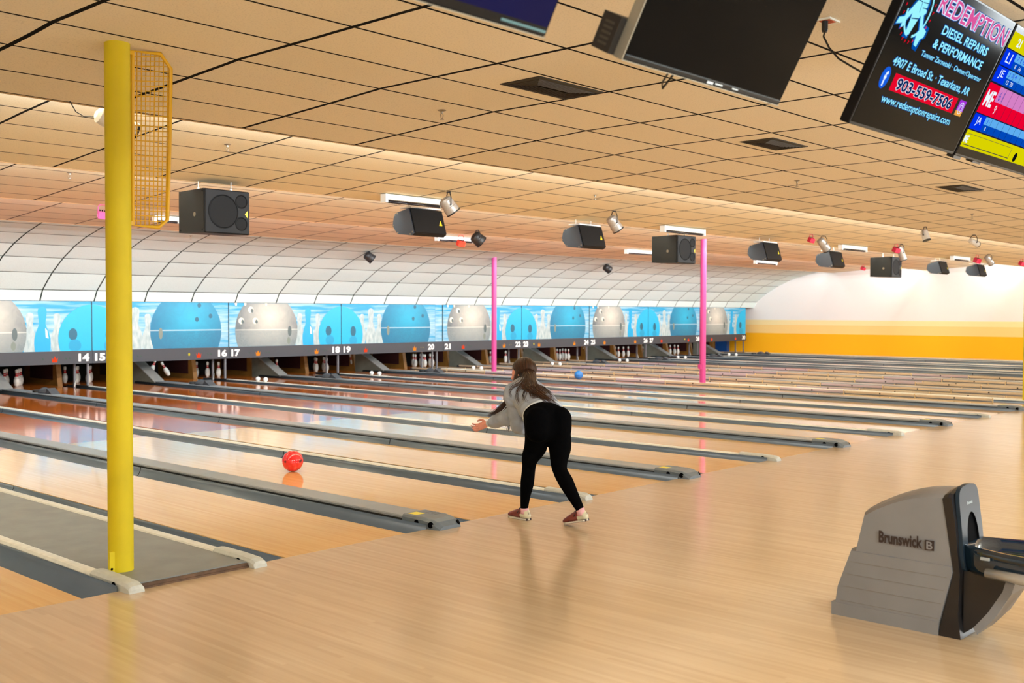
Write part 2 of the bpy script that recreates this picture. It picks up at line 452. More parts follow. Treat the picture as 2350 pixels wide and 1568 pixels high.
for k in range(1, 11):
    lab = 'cream capping left of lane 21, beyond the strip with pink posts' if k == 5 else \
        ('cream capping on the far side of lane 30 below the orange wall' if k == 10 else 'cream wooden capping between lanes %d and %d' % (10+2*k, 11+2*k))
    copy_thing(pw, (WX[k], 0, 0), lab)

def g_capping(x):
    t = thing('ball_track_capping', 'x', 'lane capping', (x, 0, 0), 'grey ball track cappings within lane pairs')
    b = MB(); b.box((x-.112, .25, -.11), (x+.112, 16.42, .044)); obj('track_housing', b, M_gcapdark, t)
    b = MB()
    ys = [.26, 3.3, 6.4, 9.5, 12.6, 16.42]
    for a, c in zip(ys, ys[1:]):
        b.loft([[Vector((x+p, y, z)) for p, z in ((-.122, .044), (-.122, .058), (-.114, .066), (.114, .066), (.122, .058), (.122, .044))] for y in (a+.002, c-.002)], 0, False, True)
    obj('capping_cover', b, M_gcap, t)
    n = MB()
    def ring(y, w0, w1, h): return [Vector((x+a, y, z)) for a, z in ((-w0, -.01), (-w0, h-.022), (-w1+.008, h-.004), (-w1+.02, h), (w1-.02, h), (w1-.008, h-.004), (w0, h-.022), (w0, -.01))]
    n.loft([ring(.29, .132, .130, .080), ring(.06, .134, .130, .080), ring(-.02, .134, .122, .072), ring(-.07, .130, .112, .056), ring(-.115, .11, .09, .026)], 0, False, True)
    ns = obj('end_cover', n, M_nose, t)
    h = MB()
    for c_, d_, r_ in (((x-.1345, .12, .036), (-1, 0, 0), .021), ((x-.130, -.035, .034), (-1, -.3, .1), .024), ((x+.098, -.095, .032), (.55, -1, .6), .022)):
        h = MB(); h.lathe([(r_, 0), (r_, .006)], 16, c_, d_); obj('round_hole', h, M_hole, ns)
    s = MB(); s.box((x-.09, .17, .0795), (x+.0, .27, .0808)); obj('sticker', s, mat('sticker_yellow', rgb(232, 216, 60), .5), ns)
    s = MB()
    for i in range(4): s.box((x+.02+i*.001, .08+i*.035, .0795), (x+.1, .092+i*.035, .0806))
    obj('vent_mark', s, mat('vent_mark_grey', rgb(92, 96, 98), .5), ns)
    return t
pg = g_capping(gx(0))
for k in range(0, 10):
    lab = 'grey double-width ball track capping between lanes %d and %d' % (11+2*k, 12+2*k)
    if k == 0: pg['label'] = lab
    else: copy_thing(pg, (gx(k), 0, 0), lab)

# grey column strip between lanes 10 and 11, narrow one between 20 and 21, ledge at the wall
b = MB(); b.box((-.888, -.03, -.1), (-.131, 16.3, .036)); t = thing('column_platform', 'scuffed grey platform strip carrying the big yellow column', 'platform', (-.5, 0, 0))
obj('platform_top', b, M_plat, t)
b = MB(); b.box((-.884, -.052, 0), (-.135, -.03, .028)); b.box((-.884, -.06, 0), (-.135, -.052, .012)); obj('edge_strip', b, M_brown, t)
b = MB(); b.box((16.965, .05, -.1), (17.163, 16.3, .03)); t = thing('column_platform', 'narrow strip between lanes 20 and 21 carrying the pink posts', 'platform', (17.06, 0, 0)); obj('platform_top', b, mat('platform_tan', rgb(205, 180, 150), .4), t)
b = MB(); b.box((34.26, .1, -.1), (END, 19, .05)); single('wall_ledge', b, mat('ledge_tan', rgb(196, 170, 140), .5), 'low tan ledge along the foot of the orange wall beside lane 30', 'ledge', (34.6, 0, 0))

# bumper rails on lanes 20 to 24
M_rail = mat('bumper_rail_tan', rgb(214, 194, 164), .4, noise_amt=.15, noise_scale=4)
M_railp = mat('bumper_rail_lilac', rgb(192, 176, 184), .4)
def rail(x, sgn):
    t = thing('bumper_rail', 'x', 'bumper rail', (x, 0, 0), 'raised bumper rails on lanes 20 to 24')
    b = MB(); y = .9
    i = 0
    while y < 15.9:
        b = MB(); b.bbox((x-.018, y+.015, .012), (x+.018, y+1.44, .062), .006); obj('rail_board', b, [M_rail, M_rail, M_railp][i % 3], t); y += 1.47; i += 1
    y = .9
    while y < 16:
        b = MB(); b.box((x-.014, y-.007, -.03), (x+.014, y+.007, .074)); obj('bracket', b, mat('bracket_tan', rgb(218, 190, 140), .5), t)
        b = MB(); b.lathe([(.016, 0), (.016, .004)], 8, (x-.019, y+.7, .038), (-1, 0, 0)); obj('bolt', b, M_hole, t); y += 1.47
    return t
first = None
for n in range(20, 25):
    l, r = lane_x(n)
    for x, s, side in ((l-.05, -1, 'left'), (r+.05, 1, 'right')):
        lab = 'tan segmented bumper rail on the %s edge of lane %d' % (side, n)
        if first is None: first = rail(x, s); first['label'] = lab
        else: copy_thing(first, (x, 0, 0), lab)

# ---------------------------------------------------------------- balls on the lanes
def ball(name, c, r, material, label, holes, hm):
    t = thing(name, label, 'bowling ball', (c[0], c[1], c[2]-r))
    b = MB(); b.sphere(c, r, 48, 28); s = obj('shell', b, material, t)
    for d in holes:
        h = MB(); d = Vector(d).normalized(); h.lathe([(.0125, -.004), (.0125, .0008)], 14, Vector(c)+d*(r), d); obj('finger_hole', h, hm, t)
    return t
def marbled(name, c1, c2):
    m = bpy.data.materials.new(name); m.use_nodes = True; t = NT(m); b = m.node_tree.nodes['Principled BSDF']
    tc = t.n('TexCoord'); n = t.n('TexNoise'); n.inputs['Scale'].default_value = 9; n.inputs['Detail'].default_value = 4; n.inputs['Distortion'].default_value = 2
    t.link(tc.outputs['Object'], n.inputs['Vector']); t.link(t.mix(t.math('MULTIPLY', t.math('SUBTRACT', n.outputs['Fac'], .35), 2.6), c1, c2), b.inputs['Base Color'])
    b.inputs['Roughness'].default_value = .12; b.inputs['Coat Weight'].default_value = .5; return m
bc = onz(671.7, 1058.2, .109)
ball('bowling_ball', (bc.x, bc.y, .109), .109, marbled('red_marble', rgb(236, 30, 32), rgb(250, 70, 74)), 'glossy red bowling ball rolling down lane 12', [(-1.05, -.2, .04), (.12, -1, .03), (.28, -1, .12)], mat('hole_red', rgb(110, 8, 12), .6))
bc = Vector((16.22, 10.7, .109))
bb = onz(1310, 861, .12)
ball('bowling_ball', (16.45, bb.y, .109), .109, marbled('blue_marble', rgb(0, 110, 205), rgb(10, 140, 225)), 'bright blue bowling ball far down lane 20', [(-.3, -1, .3)], mat('hole_blue', rgb(0, 30, 80), .6))

# ---------------------------------------------------------------- columns
def column(x, y, z0, z1, material, label, flange=None, r=.0765):
    t = thing('support_column', label, 'column', (x, y, z0))
    b = MB(); b.lathe([(r, z0), (r, z1)], 32, (x, y, 0)); obj('post', b, material, t)
    if flange: obj('base_flange', flange, material, t)
    return t
yc = (-.80, .345)
f = MB(); p = onz(250, 1300, .036)
f.box((yc[0]-.096, yc[1]-.045, .034), (yc[0]-.03, yc[1]-.032, .165)); f.box((yc[0]-.06, yc[1]-.045, .034), (yc[0]+.04, yc[1]+.04, .046))
yt = column(yc[0], yc[1], .034, 3.305, M_yellow, 'tall yellow steel column standing on the grey platform at the left', f)
h = MB(); h.lathe([(.008, 0), (.008, .002)], 10, (yc[0]-.083, yc[1]-.046, .062), (0, -1, 0)); obj('bolt_hole', h, M_hole, yt)
f = MB(); f.box((17.01, .34, .03), (17.19, .47, .2))
column(17.10, .42, .03, 3.3, M_yellow, 'far yellow steel column cut off by the right edge of the picture', f)
f = MB(); f.box((16.955, 7.45, .36), (17.0, 7.52, .46))
column(17.075, 7.47, .03, 3.4, M_pink, 'bright pink post to the right, standing between lanes 20 and 21', f, .07)
column(17.075, 14.13, .03, 3.2, M_pink, 'bright pink post behind the bowler, the farther of the two', None, .07)

# mesh guard bolted to the yellow column
M_guard = mat('guard_yellow', rgb(222, 172, 24), .4)
gy = yc[1]
def gp(px, py): q = ony(px, py, gy); return Vector((q.x, gy, q.z))
t = thing('mesh_guard', 'yellow wire mesh guard with a tube frame fixed to the column below the ceiling', 'guard', (yc[0]+.1, gy, gp(303, 519).z))
out = [gp(304, 117), gp(368, 124), gp(392, 158), gp(389, 340), (gp(384, 505)), gp(364, 522), gp(304, 517)]
b = MB(); b.tube(out, .013, 8, closed=True)
b.tube([gp(304, 117), gp(304, 517)], .011, 8)
obj('frame', b, M_guard, t)
b = MB()
nx = 8
for i in range(1, nx+1):
    fx = i/(nx+.6); top = gp(304+88*fx, 120+(0 if fx < .75 else (fx-.75)*130)); bot = gp(304+82*fx, 518-(0 if fx < .78 else (fx-.78)*80))
    b.tube([top, bot], .0034, 5)
for j in range(1, 35):
    fy = j/35; L = gp(304, 117+400*fy); xr = 391-6*fy; yy = 119+402*fy
    if yy < 158: xr = 368+(yy-124)*.7
    if yy > 505: xr = 384-(yy-505)*1.1
    b.tube([L, gp(xr, yy)], .0034, 5)
obj('wire_grid', b, M_guard, t)
for py in (122, 512): b = MB(); b.box((yc[0]+.06, gy-.012, gp(304, py).z-.012), (gp(304, py).x+.005, gy+.012, gp(304, py).z+.012)); obj('clamp', b, M_guard, t)

# ---------------------------------------------------------------- masking units above the pin decks
PZ0, PZ1, FZ0 = .8035, 1.866, .527
M_fascia = mat('fascia_charcoal', rgb(58, 60, 67), .5)
def print_bg():
    m = bpy.data.materials.new('print_sky'); m.use_nodes = True; t = NT(m); b = m.node_tree.nodes['Principled BSDF']
    tc = t.n('TexCoord'); sep = t.n('SeparateXYZ'); t.link(tc.outputs['Object'], sep.inputs[0]); X, Z = sep.outputs[0], sep.outputs[2]
    cb = t.n('CombineXYZ'); t.link(t.math('MULTIPLY', X, .9), cb.inputs[0]); t.link(t.math('MULTIPLY', Z, 11), cb.inputs[2])
    n = t.n('TexNoise'); n.inputs['Scale'].default_value = 1; n.inputs['Detail'].default_value = 3; t.link(cb.outputs[0], n.inputs['Vector'])
    zz = t.math('SUBTRACT', 1.0, t.math('MULTIPLY', t.math('ABSOLUTE', t.math('SUBTRACT', Z, 1.20-FZ0)), 1.5))
    f = t.math('ADD', t.math('MULTIPLY', t.math('SUBTRACT', n.outputs['Fac'], .45), 2.4), t.math('MULTIPLY', zz, .38))
    cl = t.n('Clamp'); t.link(f, cl.inputs[0])
    t.link(t.mix(cl.outputs[0], rgb(10, 150, 198), rgb(200, 222, 224)), b.inputs['Base Color']); b.inputs['Roughness'].default_value = .35
    return m
def print_ball(name, c, r, hi, lo, low2):
    """printed picture of a ball: lighter centre, horizon line, darker ground half"""
    m = bpy.data.materials.new(name); m.use_nodes = True; t = NT(m); b = m.node_tree.nodes['Principled BSDF']
    tc = t.n('TexCoord'); sep = t.n('SeparateXYZ'); t.link(tc.outputs['Object'], sep.inputs[0]); X, Z = sep.outputs[0], sep.outputs[2]
    dx = t.math('SUBTRACT', X, c[0]+.1); dz = t.math('SUBTRACT', Z, c[1]+.3-FZ0)
    d = t.math('SQRT', t.math('ADD', t.math('MULTIPLY', dx, dx), t.math('MULTIPLY', dz, dz)))
    n = t.n('TexNoise'); n.inputs['Scale'].default_value = 4; n.inputs['Detail'].default_value = 5; n.inputs['Distortion'].default_value = 1.5; t.link(tc.outputs['Object'], n.inputs['Vector'])
    f = t.math('ADD', t.math('MULTIPLY', d, 1/r), t.math('MULTIPLY', t.math('SUBTRACT', n.outputs['Fac'], .5), .35))
    cl = t.n('Clamp'); t.link(f, cl.inputs[0]); col = t.mix(cl.outputs[0], hi, lo)
    low = t.math('LESS_THAN', Z, c[1]-FZ0)
    n2 = t.n('TexNoise'); n2.inputs['Scale'].default_value = 9; n2.inputs['Detail'].default_value = 5; n2.inputs['Distortion'].default_value = 3; t.link(tc.outputs['Object'], n2.inputs['Vector'])
    col = t.mix(t.math('MULTIPLY', low, n2.outputs['Fac']), col, low2)
    ln = t.math('LESS_THAN', t.math('ABSOLUTE', t.math('SUBTRACT', Z, c[1]+.02-FZ0)), .014)
    col = t.mix(t.math('MULTIPLY', ln, .35), col, rgb(240, 244, 236))
    t.link(col, b.inputs['Base Color']); b.inputs['Roughness'].default_value = .35
    return m
def print_glass():
    m = bpy.data.materials.new('print_glass_pin'); m.use_nodes = True; t = NT(m); b = m.node_tree.nodes['Principled BSDF']
    tc = t.n('TexCoord'); mp = t.n('Mapping'); mp.inputs['Scale'].default_value = (14, 1, 5); t.link(tc.outputs['Object'], mp.inputs[0])
    n = t.n('TexNoise'); n.inputs['Scale'].default_value = 1; n.inputs['Detail'].default_value = 3; t.link(mp.outputs[0], n.inputs['Vector'])
    cl = t.n('Clamp'); t.link(t.math('MULTIPLY', t.math('SUBTRACT', n.outputs['Fac'], .22), 1.7), cl.inputs[0])
    t.link(t.mix(cl.outputs[0], rgb(132, 158, 166), rgb(206, 216, 212)), b.inputs['Base Color']); b.inputs['Roughness'].default_value = .35
    return m
PM = [print_bg(), print_ball('print_silver_ball', (1.09, 1.19), .95, rgb(212, 208, 194), rgb(98, 108, 112), rgb(140, 152, 152)),
      print_ball('print_blue_ball', (2.28, 1.2), .95, rgb(20, 168, 206), rgb(0, 116, 156), rgb(20, 104, 138)),
      mat('print_cyan', rgb(0, 172, 220), .35), mat('print_cyan_dark', rgb(14, 92, 120), .35), print_glass(),
      mat('print_blue_pin', rgb(0, 160, 214), .35), mat('print_hole_rim', rgb(232, 228, 208), .35), mat('print_hole', rgb(84, 98, 98), .35),
      mat('print_joint', rgb(10, 40, 44), .5), mat('print_brown', rgb(120, 130, 120), .4), mat('print_cyan_mid', rgb(0, 150, 196), .35)]
PINP = [(.0254, 0), (.036, .01), (.0465, .03), (.0575, .075), (.0605, .114), (.0585, .148), (.049, .19), (.036, .222), (.0275, .242), (.0238, .254), (.0238, .264), (.0262, .29), (.0305, .32), (.0325, .345), (.031, .36), (.024, .374), (.008, .381)]
def clip(poly, a, b, c, d):
    def cut(pl, ins, inter):
        o = []
        for i, q in enumerate(pl):
            p = pl[i-1]
            if ins(q):
                if not ins(p): o.append(inter(p, q))
                o.append(q)
            elif ins(p): o.append(inter(p, q))
        return o
    def ix(v): return lambda p, q: (v, p[1]+(q[1]-p[1])*(v-p[0])/(q[0]-p[0]))
    def iz(v): return lambda p, q: (p[0]+(q[0]-p[0])*(v-p[1])/(q[1]-p[1]), v)
    for ins, it in ((lambda p: p[0] >= a, ix(a)), (lambda p: p[0] <= b, ix(b)), (lambda p: p[1] >= c, iz(c)), (lambda p: p[1] <= d, iz(d))):
        if poly: poly = cut(poly, ins, it)
    return poly
def ell(cx, cz, rx, rz, n=40): return [(cx+rx*math.cos(2*math.pi*i/n), cz+rz*math.sin(2*math.pi*i/n)) for i in range(n)]
def pin2(cx, top, wmax):
    s = wmax/.121; z0 = top-.381*s
    return [(cx+r*s, z0+z*s) for r, z in PINP]+[(cx-r*s, z0+z*s) for r, z in reversed(PINP)]
def crown(cx, cz, w):
    pts = [(-.5, .38), (-.38, -.5), (.38, -.5), (.5, .38), (.27, -.02), (.0, .6), (-.27, -.02)]
    return [(cx+a*w, cz+b*w*.9) for a, b in pts]
def mask_unit(kind, x0, nl, nr, left_state, right_state):
    y = D
    t = thing('masking_unit', 'x', 'masking panel', (x0, y, FZ0), 'picture masking panels over the pin decks')
    b = MB(); b.box((x0+.004, y, PZ0), (x0+P-.004, y+.05, PZ1), 0)
    lay = [0]
    def shape(poly, mi):
        poly = clip(poly, x0+.006, x0+P-.006, PZ0+.002, PZ1-.002)
        if len(poly) < 3: return
        lay[0] += 1; yy = y-.0006*lay[0]
        b.add([(px, yy, pz) for px, pz in poly], [list(range(len(poly)))], mi)
    if kind == 'A':
        shape(ell(x0+1.95, 1.13, .075, .24), 4)
        for u, top, w_, mi in ((2.07, 1.62, .30, 5), (2.64, 1.61, .28, 5), (2.33, 1.745, .35, 6)): shape(pin2(x0+u, top, w_), mi)
        shape([(x0+2.39, 1.3), (x0+2.43, 1.25), (x0+2.46, 1.08), (x0+2.40, 1.1)], 7)
        shape(ell(x0+1.09, 1.19, .912, .912, 60), 1)
        for u, z in ((.619, 1.70), (.35, 1.43), (.745, 1.43)): shape(ell(x0+u, z, .078, .078), 7); shape(ell(x0+u+.035, z-.02, .038, .05), 8)
        shape(ell(x0+1.76, 1.17, .055, .13), 8); shape(ell(x0+1.73, .93, .05, .09), 10)
        shape(ell(x0+3.41, 1.06, .75, .74, 60), 3)
        shape(ell(x0+2.98, 1.16, .095, .13), 4); shape(ell(x0+3.02, .92, .14, .13), 11)
        for u in (.16, .42, 1.02): shape([(x0+u, 1.866), (x0+u+.07, 1.866), (x0+u+.06, 1.80), (x0+u+.02, 1.80)], 7)
    else:
        for u, top, w_ in ((.71, 1.60, .26), (1.305, 1.60, .28), (1.011, 1.75, .36)): shape(pin2(x0+u, top, w_), 5)
        shape(ell(x0-.01, 1.06, .74, .74, 60), 3)
        shape(ell(x0+.40, 1.14, .09, .14), 4); shape(ell(x0+.40, .90, .13, .12), 11)
        shape(ell(x0+2.28, 1.2, .917, .917, 60), 2)
        for u, z in ((2.546, 1.47), (2.907, 1.55), (2.61, 1.80)): shape(ell(x0+u, z, .05, .055), 4)
        shape(ell(x0+1.62, 1.15, .05, .13), 10)
    b.box((x0-.012, y-.012, PZ0), (x0+.006, y+.055, PZ1), 9)
    b.box((x0, y-.004, PZ1), (x0+P, y+.05, PZ1+.008), 9)
    obj('printed_picture', b, PM, t)
    f = MB(); f.box((x0+.003, y-.035, FZ0), (x0+P-.003, y+.05, PZ0)); fo = obj('fascia', f, M_fascia, t)
    yf = y-.036
    def tx(s, u, z, h, wd):
        mb = MB(); M = Matrix(((1, 0, 0, x0+u), (0, 0, -1, yf), (0, 1, 0, z), (0, 0, 0, 1)))
        text_mb(mb, s, M, width=wd, height=h, bold=.045); return mb
    white = mat('number_white', rgb(246, 248, 244), .5)
    obj('lane_number', tx(str(nl), .05, .575, .168, .235), white, t)
    obj('lane_number', tx(str(nr), 3.085, .578, .168, .24), white, t)
    red, org, grn, yel = emis('crown_red', rgb(250, 78, 40), 1.0), emis('crown_orange', rgb(255, 150, 45), 1.05), emis('tick_green', rgb(60, 150, 90), .7), emis('tick_yellow', rgb(240, 215, 60), 1)
    for u, st in ((.80, left_state), (2.57, right_state)):
        c = MB(); poly = crown(x0+u, .632, .135)
        c.add([(px, yf-.001, pz) for px, pz in poly], [(0, 1, 6), (1, 5, 6), (1, 2, 5), (2, 4, 5), (2, 3, 4)])
        obj('crown_sign', c, red if st[0] == 'r' else org, fo)
        c = MB()
        for du in (-.25, .24, .32):
            if du < 0 and st[1] == 'y': c.add([(px, yf-.001, pz) for px, pz in ell(x0+u+du, .655, .026, .035, 10)], [list(range(10))], 1); continue
            mi = 1 if st[1] == 'd' and du > 0 else 0
            c.add([(x0+u+du-.02, yf-.001, .68), (x0+u+du+.005, yf-.001, .645), (x0+u+du+.018, yf-.001, .668), (x0+u+du+.004, yf-.001, .632)], [(0, 1, 3), (1, 2, 3)], mi)
        obj('signal_tick', c, [grn, yel], fo)
    pm = mat('post_grey', rgb(112, 112, 118), .4)
    for dx, dy in ((-.075, .05), (-.24, .32)):
        p = MB(); p.box((x0+P+dx-.02, y+dy-.02, .045 if dx > -.1 else -.05), (x0+P+dx+.02, y+dy+.02, FZ0+.02 if dx > -.1 else .75)); obj('post', p, pm, t)
    p = MB(); p.tube([(x0+P-.22, y+.3, .16), (x0+P-.30, y+.2, .02)], .008, 6); obj('brace', p, M_cream, t)
    return t
states = {0: (('r', 'g'), ('r', 'g')), 1: (('r', 'g'), ('r', 'g')), 2: (('r', 'g'), ('r', 'y')), 3: (('o', 'g'), ('o', 'g')), 4: (('r', 'g'), ('o', 'd')),
          5: (('r', 'g'), ('o', 'd')), 6: (('o', 'y'), ('o', 'g')), 7: (('o', 'g'), ('o', 'g')), 8: (('r', 'g'), ('r', 'y')), 9: (('r', 'g'), ('r', 'g'))}
for k in range(0, 10):
    kd = 'A' if k % 2 else 'B'
    t = mask_unit(kd, base(k), 11+2*k, 12+2*k, *states[k])
    t['label'] = ('blue and silver bowling picture panel with the white numbers %d and %d below' if kd == 'A' else 'panel picturing a big blue ball and glass pins over the numbers %d and %d') % (11+2*k, 12+2*k)
t = thing('masking_strip', 'narrow light blue filler panel between the numbers 20 and 21', 'masking panel', (17, D, FZ0))
b = MB(); b.box((17.004, D+.004, PZ0), (17+Q-.014, D+.05, PZ1)); obj('printed_picture', b, PM[0], t)
b = MB(); b.box((17.002, D-.03, FZ0), (17+Q-.002, D+.05, PZ0)); obj('fascia', b, M_fascia, t)
b = MB(); b.box((17.1, D+.05, -.05), (17.14, D+.09, .6)); obj('post', b, mat('post_grey', (0, 0, 0)), t)

# ---------------------------------------------------------------- pits: sloping covers, kickbacks, machines, pins
M_ramp = mat('ramp_grey', rgb(150, 152, 150), .4, noise_amt=.1); M_rampside = mat('ramp_side', rgb(116, 116, 104), .5, noise_amt=.2, noise_scale=5)
M_kick = mat('kickback_ochre', rgb(158, 106, 42), .55, noise_amt=.2, noise_scale=6); M_pad = mat('kickback_pad', rgb(62, 16, 16), .8); M_curt = mat('pit_curtain', rgb(24, 20, 18), .95)
M_machine = mat('machine_dark', rgb(34, 33, 34), .7)
fr = fk = None
for k in range(0, 10):
    x = gx(k); lab = 'sloping grey ramp cover between pin decks %d and %d' % (11+2*k, 12+2*k)
    if fr is None:
        fr = thing('ramp_cover', lab, 'ramp cover', (x, 16.43, 0), 'sloping ramp covers between pin decks')
        b = MB(); b.prism([(16.43, .05), (17.66, .625), (17.66, .60), (16.43, .03)], 'x', x-.13, x+.13); obj('ramp_top', b, M_ramp, fr)
        b = MB(); b.prism([(16.47, -.09), (16.47, .05), (17.66, .605), (17.66, -.09)], 'x', x-.12, x+.12); obj('ramp_side', b, M_rampside, fr)
    else: copy_thing(fr, (x, 16.43, 0), lab)
xs = [(WX[k], 'kickback wall between pin decks %d and %d' % (10+2*k, 11+2*k)) for k in range(0, 11) if k != 5]+[(gx(k), 'kickback wall behind the ramp between pin decks %d and %d' % (11+2*k, 12+2*k)) for k in range(10)]+[(17.09, 'kickback wall between pin decks 20 and 21')]
for x, lab in xs:
    lab = 'ochre wooden '+lab
    if '30 and 31' in lab: lab = 'ochre wooden kickback wall at the far side of pin deck 30'
    if fk is None:
        fk = thing('kickback', lab, 'kickback', (x, 17.7, 0), 'wooden kickback walls between pin decks')
        b = MB(); b.prism([(17.74, -.09), (17.9, .72), (19.7, .72), (19.7, -.09)], 'x', x-.055, x+.055); obj('side_board', b, M_kick, fk)
        b = MB(); b.box((x-.06, 18.0, .1), (x-.055, 19.2, .5)); obj('impact_pad', b, M_pad, fk)
    else: copy_thing(fk, (x, 17.7, 0), lab)
b = MB(); b.box((34.28, 17.25, .051), (34.5, 17.8, .62)); single('side_cabinet', b, mat('cabinet_blue', rgb(0, 66, 130), .5), 'dark blue cabinet side behind the number 30 post', 'cabinet', (34.4, 17.5, .051))
fm = None
for n in range(11, 31):
    l, r = lane_x(n); lab = 'dark pinsetter machine hanging over pin deck %d' % n
    if fm is None:
        fm = thing('pinsetter', lab, 'pinsetter', (l, 18.5, .6), 'pinsetter machines behind the panels')
        b = MB(); b.box((l-.1, 16.95, .74), (r+.1, 19.5, 1.7)); obj('housing', b, M_machine, fm)  # unseen dark box, added to block light from above the pins
        b = MB(); b.box((l-.12, 19.3, -.09), (r+.12, 19.36, .8)); obj('pit_curtain', b, M_curt, fm)
        for i in range(5): b = MB(); b.tube([(l+.2+.17*i, 17.4+.05*i, .74), (l+.2+.17*i, 17.35+.05*i, .62)], .02, 8); obj('pin_cup', b, mat('cup_blue', rgb(60, 96, 120), .4), fm)
    else: copy_thing(fm, (l, 18.5, .6), lab)

M_pin = mat('pin_white', rgb(236, 234, 226), .25); M_band = mat('pin_band_red', rgb(206, 32, 40), .35)
def make_pin(loc, label, group):
    t = thing('bowling_pin', label, 'bowling pin', loc, group)
    mis = [0]*len(PINP); mis[8] = 1; mis[7] = 1; mis[10] = 1
    b = MB(); b.lathe(PINP, 20, loc, mis=mis[:-1]); obj('pin_body', b, [M_pin, M_band], t); return t
pin0 = None
def place_pin(loc, label, group, rot=(0, 0, 0)):
    global pin0
    if pin0 is None: pin0 = make_pin(Vector(loc), label, group); t = pin0
    else: t = copy_thing(pin0, loc, label, group)
    t.rotation_euler = rot; return t
RACK = {}
i = 1
for r_ in range(4):
    for c_ in range(r_+1): RACK[i] = ((c_-r_/2)*.305, r_*.264); i += 1
decks = {14: (2, 4, 5, 8, 9), 15: (7, 4, 8, 2, 5, 9), 17: (7, 4, 2), 18: (5, 8), 19: (7, 4, 8, 2, 5, 9), 21: (8, 4, 5, 9, 2, 6, 3), 23: (7, 8, 4, 6), 25: (4, 8, 5, 2, 9), 27: (4, 8, 5, 6), 29: (4, 5, 2)}
ords = ['leftmost', 'second from left', 'third from left', 'fourth from left', 'fifth from left', 'sixth from left', 'rightmost']
for n, ps in decks.items():
    l, r = lane_x(n); cx = (l+r)/2; pts = []
    for p_ in ps:
        dx, dy = RACK[p_]; q = Vector((cx+dx, 17.5+dy, 0)); v = q-CAM; pts.append((v.dot(RV)/v.dot(DV), q))
    pts.sort(key=lambda a: a[0])
    for i, (_, q) in enumerate(pts):
        o_ = ords[i] if i < len(pts)-1 else 'rightmost'
        place_pin(q, 'white pin on deck %d, %s of its %d standing pins' % (n, o_, len(pts)), 'bowling pins')
lean = [(16, 345, 858, (R(8), R(18), 0), 'white pin tipping over at the left of deck 16'), (16, 388, 862, (R(-12), R(-26), 0), 'white pin leaning left on deck 16, the nearer of two falling'),
        (20, 823, 846, (R(-8), R(-14), 0), 'pin leaning against the ramp on deck 20, the lower one'), (20, 812, 842, (R(-8), R(-16), 0), 'pin leaning on deck 20 beside the dark wall'),
        (22, 1030, 836, (0, R(-16), 0), 'pin leaning left in the lit pit of deck 21, left one'), (22, 1041, 834, (0, R(-28), 0), 'bright pin tilted beside the ramp of deck 21'),
        (24, 1200, 826, (0, R(-22), 0), 'tilted pin by the number 23 ramp, left one'), (24, 1208, 829, (0, R(-34), 0), 'bluish tilted pin by the number 23 ramp, right one'),
        (26, 1344, 820, (0, R(-20), 0), 'tilted pin beside the post under the number 25'), (26, 1479, 816, (0, R(-22), 0), 'tilted pin under the number 27, left one'), (26, 1488, 815, (0, R(-30), 0), 'tilted pin under the number 27, right one')]
for n, px, py, rot, lab in lean:
    q = ony(px, py, 17.9); q.z = max(q.z, .012); place_pin(q, lab, 'leaning bowling pins', rot)
# lamps of the pinsetters over the decks
for n in range(14, 31):
    l, r = lane_x(n); e = 1.2 if n in (14, 15, 17, 18, 19) else 6
    area('pin_light', ((l+r)/2, 17.15, .7), (R(60), 0, 0), .9, .05, e*.62, (.8, .95, 1) if e > 3 else (1, .9, .78))

# small white globes and domed covers on the cappings
fg = None
for k in range(2, 11):
    for j, y in enumerate((15.05, 14.745)):
        x = WX[k]; lab = 'small white globe on the capping beside lane %d, the %s of its pair' % (11+2*k if k < 10 else 30, ('farther', 'nearer')[j])
        if k == 10: continue
        if fg is None:
            fg = thing('white_globe', lab, 'globe', (x, y, .046), 'white globes on the cream cappings')
            b = MB(); b.sphere((x, y, .098), .053, 20, 14); obj('globe', b, mat('globe_white', rgb(244, 244, 242), .3), fg)
            b = MB(); b.lathe([(.03, .044), (.022, .06)], 12, (x, y, 0)); obj('globe_foot', b, M_cream, fg)
        else: copy_thing(fg, (x, y, .046), lab)
M_rub = mat('rubber_grey', rgb(70, 72, 78), .45, noise_amt=.3, noise_scale=20)
fd = None
for k in range(1, 10):
    x = gx(k); lab = 'dark domed cover with a wedge on the capping between lanes %d and %d' % (11+2*k, 12+2*k)
    if fd is None:
        fd = thing('domed_cover', lab, 'capping cover', (x, 14.7, .066), 'dark domed covers on the grey cappings')
        b = MB(); b.sphere((x, 14.68, .066), (.115, .16, .11), 20, 12); [setattr(v, 'z', max(v.z, .067)) for v in b.v]; obj('dome', b, M_rub, fd)
        b = MB(); b.lathe([(.1, .066), (.1, .105), (.08, .115)], 20, (x, 14.98, 0)); obj('puck', b, M_black, fd)
        b = MB(); b.prism([(14.22, .066), (14.5, .066), (14.44, .175)], 'x', x-.07, x+.1); obj('wedge', b, M_rub, fd)
    else: copy_thing(fd, (x, 14.7, .066), lab)

